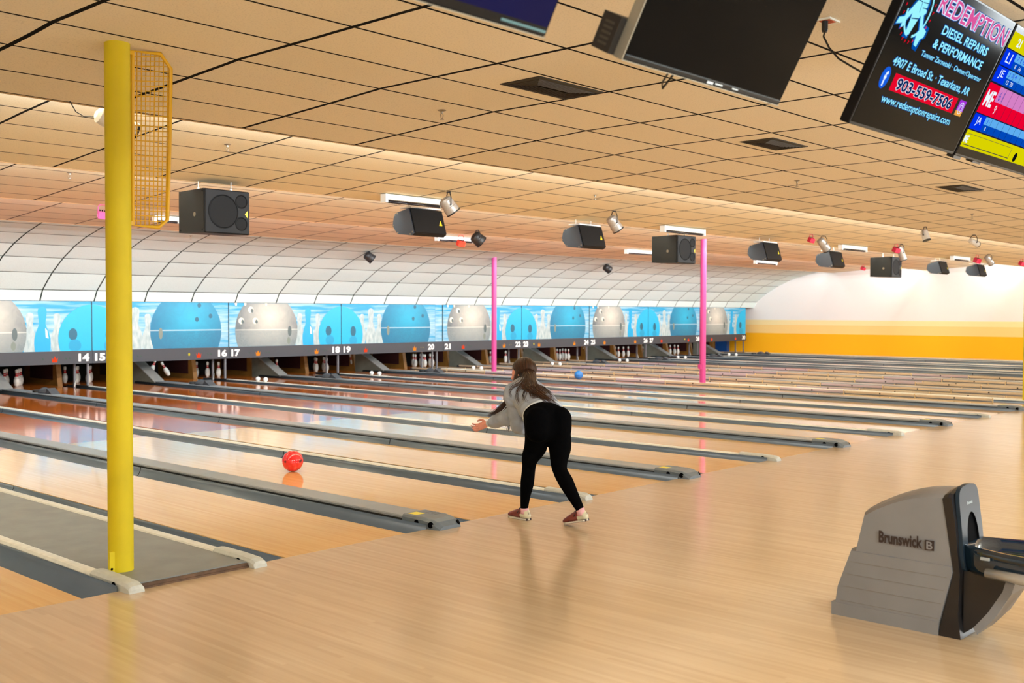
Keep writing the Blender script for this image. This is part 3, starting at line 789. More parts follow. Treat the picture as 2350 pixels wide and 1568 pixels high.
# ---------------------------------------------------------------- ball return on the approach
def br():
    x0, x1 = 1.452, 1.785
    t = thing('ball_return', 'grey and black ball return machine with its rack, on the approach at the lower right', 'ball return', (1.6, -3.9, 0))
    def arch(poly, mb, mi, a=x0, b=x1, lift=.03, inset=.012, zmin=.3):
        rings = []
        cy = sum(p[0] for p in poly)/len(poly); cz = sum(p[1] for p in poly)/len(poly)
        for i in range(13):
            f = i/12; s = 1-2*f
            k = max(0, abs(s)-.86)/.14
            rings.append([Vector((a+(b-a)*f, cy+(p[0]-cy)*(1-.03*k*k), (p[1]+lift*(1-s*s)*(1 if p[1] > zmin+.2 else 0))-(.008*k*k if p[1] > zmin else 0))) for p in poly])
        mb.loft(rings, mi, False, True)
    M_b = mat('return_grey', rgb(126, 126, 128), .38, noise_amt=.08, noise_scale=6, bump=.12, bump_scale=500)
    b = MB(); b.box((x0-.004, -3.875, .0), (x1+.004, -3.292, .07)); arch([(-3.30, .05), (-3.316, .16), (-3.392, .372), (-3.94, .372), (-3.949, .341), (-3.878, .05)], b, 0)
    lo = obj('lower_shell', b, M_b, t)
    b = MB()
    top = [(-3.412, .355), (-3.462, .568)]
    for i in range(13):
        f = i/12; top.append((-3.462-f*.43, .568+.148*math.sin(min(1, f*1.02)*math.pi/2)**.9))
    arch(top+[(-3.948, .355)], b, 0, x0+.006, x1-.006); up = obj('upper_shell', b, M_b, t)
    g = MB()
    for i, z in enumerate((.085, .165, .235, .305)):
        y0 = -3.30-z*.24; y1 = -3.885-(z)*.19
        g.box((x0-.0016, y1+.03, z-.0012), (x0+.001, y0-.02, z+.0012))
    obj('groove_line', g, mat('groove', rgb(120, 114, 108), .5), lo)
    # lettering and boxed letter on the left side
    M_t = mat('lettering_dark', rgb(48, 34, 30), .5)
    def side(px, py): q = onx(px, py, x0-.003); return q
    a, e = side(2016, 1252), side(2118, 1258)
    L = MB(); ang = 0
    M = Matrix(((0, 0, -1, x0-.0035), (-1, 0, 0, side(2016.5, 1245).y), (0, 1, 0, side(2016.5, 1245).z-.0), (0, 0, 0, 1)))
    text_mb(L, 'Brunswick', M, width=abs(side(2117, 1255).y-side(2016.5, 1245).y), height=.064, bold=.035)
    obj('lettering', L, M_t, up)
    y_ = side(2122, 1262).y; z_ = side(2122, 1262).z; L = MB()
    L.box((x0-.004, y_-.048, z_), (x0-.002, y_, z_+.052)); ob = obj('logo_square', L, M_t, up)
    L = MB(); M = Matrix(((0, 0, -1, x0-.0052), (-1, 0, 0, y_-.009), (0, 1, 0, z_+.006), (0, 0, 0, 1)))
    text_mb(L, 'B', M, width=.032, height=.040, bold=.02); obj('logo_letter', L, M_b, ob)
    # black front housing
    M_k = mat('return_black', rgb(26, 25, 27), .28, bump=.1, bump_scale=400)
    b = MB(); arch([(-3.884, .712), (-3.912, .726), (-3.930, .720), (-3.950, .60), (-3.978, .34), (-3.972, .12), (-3.988, .0), (-3.874, .0), (-3.874, .02), (-3.949, .345)], b, 0, x0+.001, x1-.001, zmin=.3)
    fr = obj('front_housing', b, M_k, t)
    # steel blue face plate with an oval ball opening
    M_p = mat('face_plate_steel', rgb(30, 44, 56), .35, spec=.25)
    def fp(x, z, d=0): return Vector((x, -3.952-(.73-z)*.105-d, z))
    n = 48; outer = []; inner = []; back = []
    for i in range(n):
        a = 2*math.pi*i/n; c, s = math.cos(a), math.sin(a)
        ex, ez = abs(c)**.28*(1 if c > 0 else -1), abs(s)**.28*(1 if s > 0 else -1)
        X = 1.622+.15*ex*(.93 if s > 0 else 1); Z = .54+.205*ez+(.025*(1-((X-1.622)/.15)**2) if s > 0 else 0)
        outer.append(fp(X, Z, .004)); inner.append(fp(1.632+.082*c, .478+.148*s, .004)); back.append(fp(1.632+.079*c, .478+.144*s, -.006))
    b = MB(); b.loft([[p+Vector((0, .02, 0)) for p in outer], outer, inner], 0, False, False)
    b.loft([inner, back], 1, True, False); b.add(back, [list(range(n))], 1)  # black fill paints the dark inside, the recess itself is shallow
    pl = obj('face_plate', b, [M_p, M_hole], t)
    L = MB(); M = Matrix.Translation(fp(1.585, .668, .0055)) @ Matrix.Rotation(R(84), 4, 'X'); text_mb(L, 'Brunswick', M, width=.075, height=.016, bold=.02); obj('lettering', L, mat('lettering_pale', rgb(170, 184, 190), .4), pl)
    # tray of the rack running out of the picture
    M_tr = mat('tray_blue_black', rgb(16, 34, 48), .08, coat=.6)
    plan = [(1.50, -3.97), (1.455, -4.06), (1.40, -4.2), (1.375, -4.36), (1.37, -5.3), (1.42, -5.5), (1.62, -5.58), (1.82, -5.5), (1.87, -5.3), (1.87, -4.36), (1.845, -4.2), (1.80, -4.06), (1.775, -3.97)]
    cx, cy = 1.62, -4.75
    def rg(s, z): return [Vector((cx+(x-cx)*s[0], cy+(y-cy)*s[1], z)) for x, y in plan]
    b = MB(); b.loft([rg((.86, .97), .335), rg((.97, .99), .36), rg((1, 1), .39), rg((1, 1), .46), rg((.97, .995), .478), rg((.9, .985), .478), rg((.84, .975), .44), rg((.7, .96), .41)], 0, True, True)
    tr = obj('tray', b, M_tr, t)
    b = MB(); b.tube([(1.385, -4.13, .378), (1.36, -4.3, .378), (1.352, -5.3, .378)], .026, 12); obj('bumper_strip', b, mat('bumper_silver', rgb(178, 178, 176), .25, metal=.6), tr)
    b = MB(); b.bbox((1.405, -4.135, .432), (1.418, -4.09, .446), .002, 0, None); obj('label_plate', b, mat('label_pale', rgb(150, 156, 156), .4), tr)
    b = MB(); b.prism([(-3.98, .345), (-4.19, .345), (-4.17, .27), (-4.10, .15), (-4.03, .06), (-3.98, .02)], 'x', 1.50, 1.74); obj('rack_bracket', b, M_k, t)
    b = MB(); b.prism([(-4.19, .345), (-4.235, .345), (-4.21, .26), (-4.135, .13), (-4.05, .03), (-4.03, .06), (-4.10, .15), (-4.17, .27)], 'x', 1.50, 1.74); obj('bracket_edge', b, M_b, t)
    b = MB(); b.lathe([(.03, .0), (.03, .35)], 16, (1.62, -5.2, 0)); obj('rack_leg', b, M_k, t)
br()

# ---------------------------------------------------------------- hanging screens
def screen_frame(bl, tilt):
    s, c = math.sin(R(tilt)), math.cos(R(tilt))
    return Matrix(((1, 0, 0, bl[0]), (0, -s, -c, bl[1]), (0, c, -s, bl[2]), (0, 0, 0, 1)))   # local x right, y up the panel, z towards the viewer
M_bez = mat('bezel_black', rgb(10, 10, 12), .3, spec=.15); M_glass = mat('screen_off', rgb(5, 6, 8), .12, spec=.03)
def tv(name, label, bl, tilt, w, h, bez=.012, chin=.02, silver=False, depth=.05):
    M = screen_frame(bl, tilt); t = thing(name, label, 'television', M @ Vector((w/2, h/2, -.05)))
    b = MB(); b.bbox((0, 0, -depth), (w, h, 0), .004, 0, M); obj('case', b, M_bez, t)
    if silver:
        b = MB(); b.box((-.004, 0, -depth), (.0, h, .001), 0, M); b.box((0, -.003, -depth), (w, .0, .001), 0, M); obj('side_trim', b, mat('trim_silver', rgb(150, 148, 138), .35, metal=.5), t)
    b = MB(); b.box((w*.2, h*.15, -depth-.06), (w*.8, h*.75, -depth), 0, M); obj('rear_housing', b, M_black, t)
    top = M @ Vector((w/2, h*.6, -depth-.05)); b = MB(); b.tube([top, top+Vector((0, .1, .0)), (top.x, top.y+.1, 3.31)], .025, 10); b.box((top.x-.1, top.y, 3.29), (top.x+.1, top.y+.2, 3.31)); obj('ceiling_mount', b, M_black, t)
    return t, M
t2, M2 = tv('television', 'switched-off black television hanging from the ceiling, middle of the row', (-1.124, -3.767, 2.5), 28.5, 1.062, .6, silver=True, depth=.04)
b = MB(); b.box((.006, .022, .0), (1.056, .594, .0012), 0, M2); obj('screen', b, M_glass, t2)
b = MB(); b.box((.006, .0165, .001), (1.056, .021, .004), 0, M2); obj('lower_rim', b, mat('rim_blue', rgb(40, 58, 72), .2), t2)
b = MB(); b.box((-.036, .0, -.12), (-.006, .125, -.04), 0, M2)
for i in range(5): b.box((-.038, .02+i*.018, -.1), (-.035, .028+i*.018, -.06), 1, M2)
b.box((-.03, .0, -.12), (.3, .125, -.045), 0, M2); obj('side_speaker', b, [M_black, mat('slot_grey', rgb(60, 56, 50), .5)], t2)
b = MB(); b.box((.515, .004, .001), (.555, .013, .003), 0, M2); b.box((.57, .008, .001), (.62, .013, .003), 0, M2); b.box((.69, .009, .001), (.73, .014, .003), 0, M2); obj('badge', b, mat('badge_pale', rgb(190, 205, 215), .3), t2)
b = MB(); b.tube([M2 @ Vector((.37, .05, -.06)), M2 @ Vector((.37, -.05, -.08)), M2 @ Vector((.385, -.07, -.08)), M2 @ Vector((.42, .0, -.08))], .004, 6); obj('power_cable', b, M_black, t2)
t1, M1 = tv('television', 'dim dark blue television at the top edge, left of the black one', (-2.57, -3.76, 2.5), 29, 1.058, .6, silver=True, depth=.04)
def dim_screen():
    m = bpy.data.materials.new('screen_dim_blue'); m.use_nodes = True; t = NT(m); b = m.node_tree.nodes['Principled BSDF']
    tc = t.n('TexCoord'); n = t.n('TexNoise'); n.inputs['Scale'].default_value = 3; n.inputs['Distortion'].default_value = 2; t.link(tc.outputs['Object'], n.inputs['Vector'])
    t.link(t.mix(n.outputs['Fac'], rgb(4, 16, 84), rgb(20, 14, 70)), b.inputs['Emission Color']); b.inputs['Emission Strength'].default_value = .45; b.inputs['Specular IOR Level'].default_value = .03
    b.inputs['Base Color'].default_value = (.004, .004, .01, 1); b.inputs['Roughness'].default_value = .08
    return m
b = MB(); b.box((.008, .03, 0), (1.05, .594, .0012), 0, M1); obj('screen', b, dim_screen(), t1)
b = MB(); b.box((.85, .012, .0), (1.05, .02, .002), 0, M1); obj('lower_rim', b, mat('rim_teal', rgb(70, 110, 120), .25), t1)

t3, M3 = tv('television', 'television showing the diesel repair advertisement, upper right', (.512, -3.80, 2.498), 25.9, 1.252, .712)
b = MB(); b.box((.012, .014, 0), (1.24, .702, .0012), 0, M3)
obj('screen', b, mat('screen_black_lit', rgb(2, 4, 6), .1, spec=.03), t3)
E_cy = emis('neon_cyan', rgb(150, 236, 255), 1.15); E_bl = emis('neon_blue', rgb(0, 92, 190), .8); E_red = emis('neon_red', rgb(236, 8, 44), 1); E_pk = emis('neon_pink', rgb(226, 90, 160), 1)
E_wh = emis('neon_white', rgb(226, 240, 255), 1.15); E_nv = emis('neon_navy', rgb(6, 36, 96), .9); E_fb = emis('icon_blue', rgb(24, 96, 226), 1); E_pu = emis('icon_purple', rgb(170, 50, 220), 1); E_or = emis('icon_orange', rgb(240, 170, 70), 1)
def at3(M, x, y, z): return M @ Matrix.Translation(Vector((x, y, z)))
LZ = .0016
def line(txt, x0, x1, y0, h, glow=True, bold=.0, par=t3, M=M3, em=E_cy, ge=E_bl, name='advert_text'):
    if glow:
        g = MB(); text_mb(g, txt, at3(M, x0-.004, y0-.003, LZ+.0004), width=x1-x0+.006, height=h+.006, bold=.035+bold); obj(name+'_glow', g, ge, par)
    L = MB(); text_mb(L, txt, at3(M, x0, y0, LZ+.001), width=x1-x0, height=h, bold=bold); return obj(name, L, em, par)
line('REDEMPTION', .338, 1.222, .577, .092, True, .05, em=E_wh, ge=E_bl)
L = MB(); text_mb(L, 'REDEMPTION', at3(M3, .343, .580, LZ+.0018), width=.875, height=.086, bold=.012); obj('advert_title_fill', L, E_pk, t3)
L = MB()
for i, cx in enumerate((.385, .462, .55, .64, .80, .87, 1.06)):
    L.box((cx-.03, .647, 0), (cx+.028, .660, .0022), 0, at3(M3, 0, 0, LZ+.0002)) if i in (0, 2, 4, 5, 6) else None
line('DIESEL REPAIRS', .483, 1.072, .503, .042, True, .02)
line('& PERFORMANCE', .452, 1.083, .434, .042, True, .02)
line('Tanner Zarnetski · Owner/Operator', .377, 1.146, .374, .032, True, .008)
line('4907 E Broad St. · Texarkana, AR', .146, 1.082, .291, .046, True, .012)
b = MB(); b.box((.226, .192, 0), (.992, .271, LZ), 0, M3); rb = obj('red_banner', b, E_red, t3)
line('903-559-7506', .275, .945, .203, .056, True, .03, em=E_nv, ge=E_wh, name='phone_number')
line('www.redemptionrepairs.com', .194, 1.022, .122, .046, True, .008)
b = MB(); b.add([M3 @ Vector((x, y, LZ)) for x, y in ell(.139, .236, .042, .05, 24)], [list(range(24))]); ic = obj('social_icon', b, E_fb, t3)
L = MB(); text_mb(L, 'f', at3(M3, .126, .198, LZ+.001), width=.028, height=.068, bold=.03); obj('icon_letter', L, E_wh, ic)
b = MB(); b.box((1.028, .19, 0), (1.112, .270, LZ), 0, M3); ic = obj('social_icon', b, E_pu, t3)
b = MB(); b.box((1.028, .19, 0), (1.112, .215, LZ+.0004), 0, M3); obj('icon_shade', b, E_or, ic)
b = MB()
def ring2(cx, cy, rx, ry, wd, M, z, n=28, a0=0, a1=360):
    m = n+1; v = []
    for i in range(m):
        a = R(a0+(a1-a0)*i/n); v += [M @ Vector((cx+rx*math.cos(a), cy+ry*math.sin(a), z)), M @ Vector((cx+(rx-wd)*math.cos(a), cy+(ry-wd)*math.sin(a), z))]
    return v, [(2*i, 2*i+2, 2*i+3, 2*i+1) for i in range(n)]
b.add(*ring2(1.07, .23, .016, .018, .004, M3, LZ+.0012)); b.add(*ring2(1.07, .23, .029, .031, .004, M3, LZ+.0012)); obj('icon_ring', b, E_wh, ic)
# neon emblem: fist with crossed wrench and hammer in a ring of lettering
def poly3(mb, pts, z, mi=0): mb.add([M3 @ Vector((x, y, z)) for x, y in pts], [list(range(len(pts)))], mi)
def stroke(mb, a, b_, w_, z, mi=0):
    a, b_ = Vector(a), Vector(b_); d = (b_-a).normalized(); n_ = Vector((-d.y, d.x))*w_/2
    poly3(mb, [(a+n_)[:2], (b_+n_)[:2], (b_-n_)[:2], (a-n_)[:2]], z, mi)
b = MB(); gl = MB()
b.add(*ring2(.18, .545, .115, .118, .012, M3, LZ+.0012, 40, -75, 75)); b.add(*ring2(.18, .545, .115, .118, .012, M3, LZ+.0012, 30, 185, 262))
for mb, e in ((gl, .018), (b, 0)):
    z = LZ+(.0006 if mb is gl else .0014)
    stroke(mb, (.07, .48), (.22, .68), .030+e, z)                       # wrench shaft
    for s in (-1, 1): poly3(mb, [(.045+s*.028-e/2, .455-s*.004-e/2), (.085+s*.02+e/2, .47), (.08+s*.01, .50+e/2), (.045+s*.02-e/2, .488)], z)
    stroke(mb, (.17, .60), (.275, .47), .026+e, z)                      # hammer handle
    poly3(mb, [(.245-e, .462-e), (.262, .41-e), (.292+e, .405-e), (.30+e, .44), (.325+e, .455), (.325+e, .482+e), (.285, .492+e), (.262, .478+e)], z)
    poly3(mb, [(.115-e, .56), (.145-e, .60), (.185, .635+e), (.21, .63+e), (.235+e, .595), (.235+e, .565), (.21+e, .535), (.195, .50), (.175, .438-e), (.138-e, .438-e), (.13, .50)], z)
    for i in range(4): mb.add([M3 @ Vector((x, y, z+.0002)) for x, y in ell(.192+.011*i, .618-.022*i, .024+e/2, .013+e/2, 12)], [list(range(12))])
eo = obj('emblem', b, E_cy, t3); obj('emblem_glow', gl, E_bl, eo)
b = MB()
for i in range(3): stroke(b, (.172+.011*i, .607-.022*i), (.222+.011*i, .612-.022*i), .004, LZ+.0022)
stroke(b, (.13, .585), (.172, .585), .004, LZ+.0022); stroke(b, (.172, .585), (.182, .54), .004, LZ+.0022); stroke(b, (.135, .505), (.20, .515), .005, LZ+.0022); stroke(b, (.095, .545), (.13, .59), .004, LZ+.0022)
obj('emblem_line', b, E_nv, eo)
b = MB()
for i in range(26):
    a = R(150+i*14.5); cx, cy = .18+.138*math.cos(a), .545+.138*math.sin(a)
    if cy > .69 or cx < .02: continue
    stroke(b, (cx-.004, cy-.006), (cx+.004, cy+.006), .005, LZ+.001); stroke(b, (cx-.005, cy+.005), (cx+.005, cy+.004), .004, LZ+.001)
obj('emblem_lettering', b, E_red, eo)
def dots():
    b = MB()
    for cx, cy in ((.075, .60), (.07, .62), (.066, .64), (.07, .66)): b.add([M3 @ Vector((x, y, LZ+.001)) for x, y in ell(cx, cy, .004, .004, 8)], [list(range(8))])
    obj('emblem_dot', b, E_wh, eo)
dots()

t4, M4 = tv('television', 'television showing the yellow, blue and red score table at the right edge', (1.79, -3.80, 2.498), 25.9, 1.252, .712)
b = MB(); b.box((.004, .012, 0), (1.24, .702, .0012), 0, M4); obj('screen', b, M_glass, t4)
S_y, S_b, S_b2, S_lb, S_r, S_p = (emis('score_'+n, rgb(*c), 1) for n, c in (('yellow', (222, 214, 0)), ('blue', (0, 52, 236)), ('deep_blue', (0, 74, 190)), ('light_blue', (96, 176, 244)), ('red', (240, 0, 48)), ('pink', (216, 130, 200))))
def bar(mb, x0, x1, y0, y1, mi, z=LZ): mb.box((x0, y0, 0), (x1, y1, z), mi, M4)
sc = MB()
bar(sc, 0.006, 1.238, .053, .147, 0); bar(sc, .006, 1.238, .592, .676, 0)
for (y0, y1, act) in ((.155, .238, 0), (.243, .405, 1), (.415, .497, 0), (.503, .585, 0)):
    bar(sc, .006, 1.238, y0, y1, 4 if act else 1)
    if not act: bar(sc, .17, 1.238, y0, (y0+y1)/2, 2, LZ+.0002)
    bar(sc, .17, 1.238, (y0+y1)/2, y1, 5 if act else 3, LZ+.0003)
obj('score_table', sc, [S_y, S_b, S_b2, S_lb, S_r, S_p], t4)
g = MB()
for i in range(1, 12):
    x = .17+.096*i; g.box((x-.0012, .155, 0), (x+.0012, .585, LZ+.0006), 0, M4)
for y in (.151, .241, .41, .5, .5885): g.box((.006, y-.003, 0), (1.238, y+.003, LZ+.0005), 0, M4)
for a in ((.03, .74, .1275, .1295), (.74, .742, .062, .1295), (.03, .742, .066, .070)): g.box((a[0], a[2], 0), (a[1], a[3], LZ+.0006), 0, M4)
obj('table_line', g, emis('score_line', rgb(16, 30, 70), .8), t4)
kw = dict(glow=False, par=t4, M=M4, em=E_wh, name='score_text')
def st(s, x0, x1, y, h, bold=.0, em=E_wh): line(s, x0, x1, y, h, glow=False, par=t4, M=M4, em=em, name='score_text', bold=bold)
for s, y in (('JA', .175), ('JE', .435), ('LI', .522)): st(s, .055, .125, y, .05)
st('ME', .03, .15, .285, .085, .03)
st('8', .21, .225, .166, .022); st('9', .215, .24, .26, .05); st('13  20', .20, .30, .425, .022); st('8   16', .21, .31, .512, .022)
st('6 1', .20, .26, .335, .05, .0, E_lb if (E_lb := S_b2) else E_wh); st('J 3 4', .19, .31, .463, .024, .0, S_b); st('7 1 8', .20, .32, .552, .024, .0, S_b); st('J -', .20, .25, .203, .024, .0, S_b)
st('ME', .012, .07, .078, .04, .03); st('21', .10, .16, .612, .045, .03)
b = MB(); b.add([M4 @ Vector((x, y, LZ+.001)) for x, y in ell(.845, .085, .028, .028, 20)], [list(range(20))]); obj('score_icon', b, emis('icon_dark', rgb(10, 12, 20), 1), t4)
b = MB(); b.box((.02, -.018, -.05), (.12, .0, -.01), 0, M4); b.box((.3, -.012, -.05), (.42, .0, -.01), 0, M4); obj('sensor_bar', b, M_black, t4)

# ceiling outlet and its cable
p = Vector((1.66, -3.13, 3.303)); t = thing('ceiling_outlet', 'white ceiling outlet with a red-orange scribbled sticker above the cable', 'outlet', p)
b = MB(); b.box((p.x-.065, p.y-.045, 3.299), (p.x+.065, p.y+.045, 3.309)); obj('plate', b, M_cream, t)
b = MB(); b.box((p.x-.05, p.y-.036, 3.297), (p.x+.03, p.y+.03, 3.2995)); obj('sticker', b, mat('sticker_orange', rgb(214, 84, 40), .6, noise_amt=.5, noise_scale=60), t)
q = Vector((p.x-.035, p.y, 3.25))
pts = [(q.x, q.y, 3.295), (q.x, q.y, 3.24)]
for px, py, Y in ((1890, 84, -3.17), (1903, 110, -3.2), (1925, 135, -3.25), (1955, 153, -3.35), (1985, 170, -3.45), (2010, 182, -3.55)): pts.append(tuple(ony(px, py, Y)))
cr = MB(); cr.tube(pts, .0055, 8); t = thing('power_cable', 'black cable sagging from the ceiling outlet to the advertisement television', 'cable', q); obj('cord', cr, M_black, t)
b = MB(); b.lathe([(.014, 3.235), (.018, 3.25), (.018, 3.297)], 10, (q.x, q.y, 0)); obj('plug', b, M_black, t)

# ---------------------------------------------------------------- ceiling vents, sprinklers
M_vent = mat('vent_black', rgb(16, 14, 12), .6)
def vent(x0, x1, y0, y1, label):
    z = 3.31; t = thing('ceiling_vent', label, 'air vent', ((x0+x1)/2, (y0+y1)/2, z), 'black ceiling vents'); b = MB()
    def rect(i, z): return [Vector((x0+i, y0+i, z)), Vector((x1-i, y0+i, z)), Vector((x1-i, y1-i, z)), Vector((x0+i, y1-i, z))]
    b.loft([rect(0, z+.002), rect(0, z-.006), rect(.03, z-.012), rect(.04, z-.002)], 0, False, False); obj('frame', b, M_vent, t)
    b = MB()
    for i in range(6):
        a = .045+i*.024; b.loft([rect(a, z-.001), rect(a+.004, z-.013), rect(a+.010, z-.013), rect(a+.004, z-.001)], 0, False, False)
    obj('louvre', b, mat('louvre_dark', rgb(40, 34, 26), .5), t)
    b = MB(); b.add(rect(.03, z-.0005), [(0, 1, 2, 3)]); obj('duct_opening', b, M_hole, t)
vent(1.64, 2.37, -.985, -.6, 'black louvred ceiling vent left of the black television, nearest of three')
vent(5.09, 5.79, -.9, -.54, 'black ceiling vent in the middle distance, between the other two')
vent(10.02, 10.78, -.9, -.54, 'small far black ceiling vent at the right below the score television')
M_steel = mat('steel', rgb(150, 140, 124), .35, metal=.7)
for (px, py, lab) in ((1014, 253, 'sprinkler head just below the nearest vent'), (522, 331, 'sprinkler head above the mesh guard level, right of the yellow column'), (160, 396, 'sprinkler head left of the yellow column'),
                      (1829, 414, 'sprinkler head under the middle vent'), (2231, 491, 'sprinkler head at far right near the ceiling drop'), (1366, 447, 'sprinkler head between the two silver spotlights'),
                      (438, 541, 'sprinkler head below the nearest big speaker'), (928, 572, 'sprinkler head beside the small black spotlight over the white curve')):
    p = hang(px, py, 0.0); t = thing('sprinkler', 'small metal '+lab, 'sprinkler', p, 'ceiling sprinklers'); z = p.z
    b = MB(); b.lathe([(.034, .003), (.036, -.004), (.012, -.012), (.009, -.03)], 16, p); obj('escutcheon', b, M_steel, t)
    b = MB(); b.tube([p+Vector((-.012, 0, -.03)), p+Vector((-.016, 0, -.045)), p+Vector((-.004, 0, -.07))], .0025, 5); b.tube([p+Vector((.012, 0, -.03)), p+Vector((.016, 0, -.045)), p+Vector((.004, 0, -.07))], .0025, 5)
    b.lathe([(.018, -.072), (.018, -.076)], 12, p); obj('deflector', b, M_steel, t)

# ---------------------------------------------------------------- loudspeakers
M_sp = mat('speaker_black', rgb(15, 16, 18), .6, spec=.2, bump=.2, bump_scale=300); M_grille = mat('grille_black', rgb(13, 14, 17), .5, spec=.25); M_sd = mat('speaker_side', rgb(34, 35, 34), .5, spec=.3)
M_tri = mat('badge_yellow', rgb(226, 204, 30), .4); M_blue = mat('speaker_side_slate', rgb(58, 66, 78), .45)
def sub(px, py, label):
    z1 = 3.12; p = onz(px, py, z1); w, h, d = .62, .53, .56; x, y, z0 = p.x, p.y, z1-h
    t = thing('loudspeaker', label, 'loudspeaker', (x+w/2, y+d/2, z0), 'loudspeakers hanging in a row')
    b = MB(); b.prism([(y, z0), (y, z1), (y+d, z1-.01), (y+d, z0+.02)], 'x', x, x+w); obj('cabinet', b, M_sd, t)
    b = MB(); b.bbox((x+.004, y-.03, z0+.004), (x+w-.004, y+.0, z1-.004), .01); g = obj('grille', b, M_grille, t)
    b = MB(); yy = y-.031
    for cx, cz, r in ((.25, .265, .205), (.50, .40, .085), (.50, .13, .085)):
        b = MB(); b.lathe([(r, 0), (r, .006), (r-.01, .009), (r-.016, .003), (.001, .003)], 36, (x+cx, yy+.003, z0+cz), (0, -1, 0)); obj('speaker_cone', b, M_sp, g)
    b = MB(); tx, tz = x+.585, z0+.25; b.prism([(tx-.04, tz), (tx, tz+.045), (tx, tz-.045)], 'y', yy-.004, yy, 0); obj('badge', b, M_tri, g)
    b = MB(); b.lathe([(.028, 0), (.028, .004), (.012, .004), (.012, .002)], 16, (x, y+.2, z0+.23), (-1, 0, 0)); obj('side_socket', b, M_steel, t)
    for dy, dz in ((.03, .04), (.52, .05), (.03, .5), (.52, .49)): b = MB(); b.lathe([(.012, 0), (.008, .006)], 8, (x, y+dy, z0+dz), (-1, 0, 0)); obj('corner_screw', b, M_sp, t)
    b = MB(); zc = ceil_z(y+.1)
    for dx, dy in ((.08, .25), (.45, .12)): b = MB(); b.tube([(x+dx, y+dy, z1), (x+dx, y+dy, zc)], .005, 6); b.lathe([(.016, 0), (.016, .03)], 8, (x+dx, y+dy, z1)); obj('hanger', b, M_lamp_w, t)
def wedge(px, py, label, s=1.0):
    z1 = 3.12; p = onz(px, py, z1); w = .63*s; x, y = p.x, p.y
    a = R(-17); c_, s_ = math.cos(a), math.sin(a)
    prof = [(0, 0), (0, -.37), (.06, -.385), (.33, -.27), (.40, -.12), (.32, .02), (.25, .03)]
    prof = [(y+s*(u*c_-v*s_)*1, z1+s*(u*s_+v*c_)) for u, v in prof]
    t = thing('loudspeaker', label, 'loudspeaker', (x+w/2, y+.2, z1-.4), 'loudspeakers hanging in a row')
    b = MB(); b.prism(prof, 'x', x+.012, x+w-.012); obj('cabinet', b, M_sp, t)
    for xa in (x, x+w-.012): b = MB(); b.prism(prof, 'x', xa, xa+.012); obj('end_panel', b, M_blue, t)
    for u, v in prof[1:]: b = MB(); b.lathe([(.013, 0), (.01, .005)], 8, (x, u+(y+.2-u)*.1, v+(z1-.18-v)*.1), (-1, 0, 0), 0); obj('screw', b, M_steel, t)
    f0, f1 = Vector((0, *prof[0])), Vector((0, *prof[1])); up = (f0-f1).normalized(); out = up.cross(Vector((1, 0, 0))).normalized()
    if out.y > 0: out = -out
    Mx = Matrix((( 1, up.x, out.x, x), (0, up.y, out.y, f1.y), (0, up.z, out.z, f1.z), (0, 0, 0, 1)))
    b = MB(); b.bbox((.014, .004, -.002), (w-.006, .366*s, .022), .006, 0, Mx); g = obj('grille', b, mat('grille_deep', rgb(12, 10, 10), .6, spec=.2), t)
    b = MB(); b.add([Mx @ Vector(q) for q in ((w*.80, .13*s, .0245), (w*.9, .13*s, .0245), (w*.87, .21*s, .0245))], [(0, 1, 2)]); obj('badge', b, M_tri, g)
    b = MB(); zc = ceil_z(y+.15)
    for dx in (.1, w-.12): b = MB(); b.tube([(x+dx, y+.12, z1-.02), (x+dx, y+.12, zc)], .006, 6); obj('hanger', b, M_lamp_w, t)
    b = MB(); b.box((x+.03, y-.02, z1+.012), (x+w-.03, y+.22, z1+.03), 0, None); obj('mounting_bar', b, M_lamp_w, t)
sub(467, 431, 'large boxy black loudspeaker right of the mesh guard, nearest and biggest of the row')
wedge(938, 478, 'slanted black loudspeaker beside the first silver spotlight')
wedge(1325.5, 517, 'slanted black loudspeaker left of the second silver spotlight')
sub(1552.7, 539, 'boxy black loudspeaker just left of the right pink post')
wedge(1749, 556.6, 'slanted black loudspeaker, first one right of the right pink post')
wedge(1902, 577, 'slanted black loudspeaker below the silver spotlight with a red lamp, above the far wall edge')
sub(2045, 589, 'boxy black loudspeaker in front of the white end wall')
wedge(2152.5, 600, 'slanted black loudspeaker between the boxy one and the last one', .93)
wedge(2241, 607, 'slanted black loudspeaker, last one at the far right', .93)

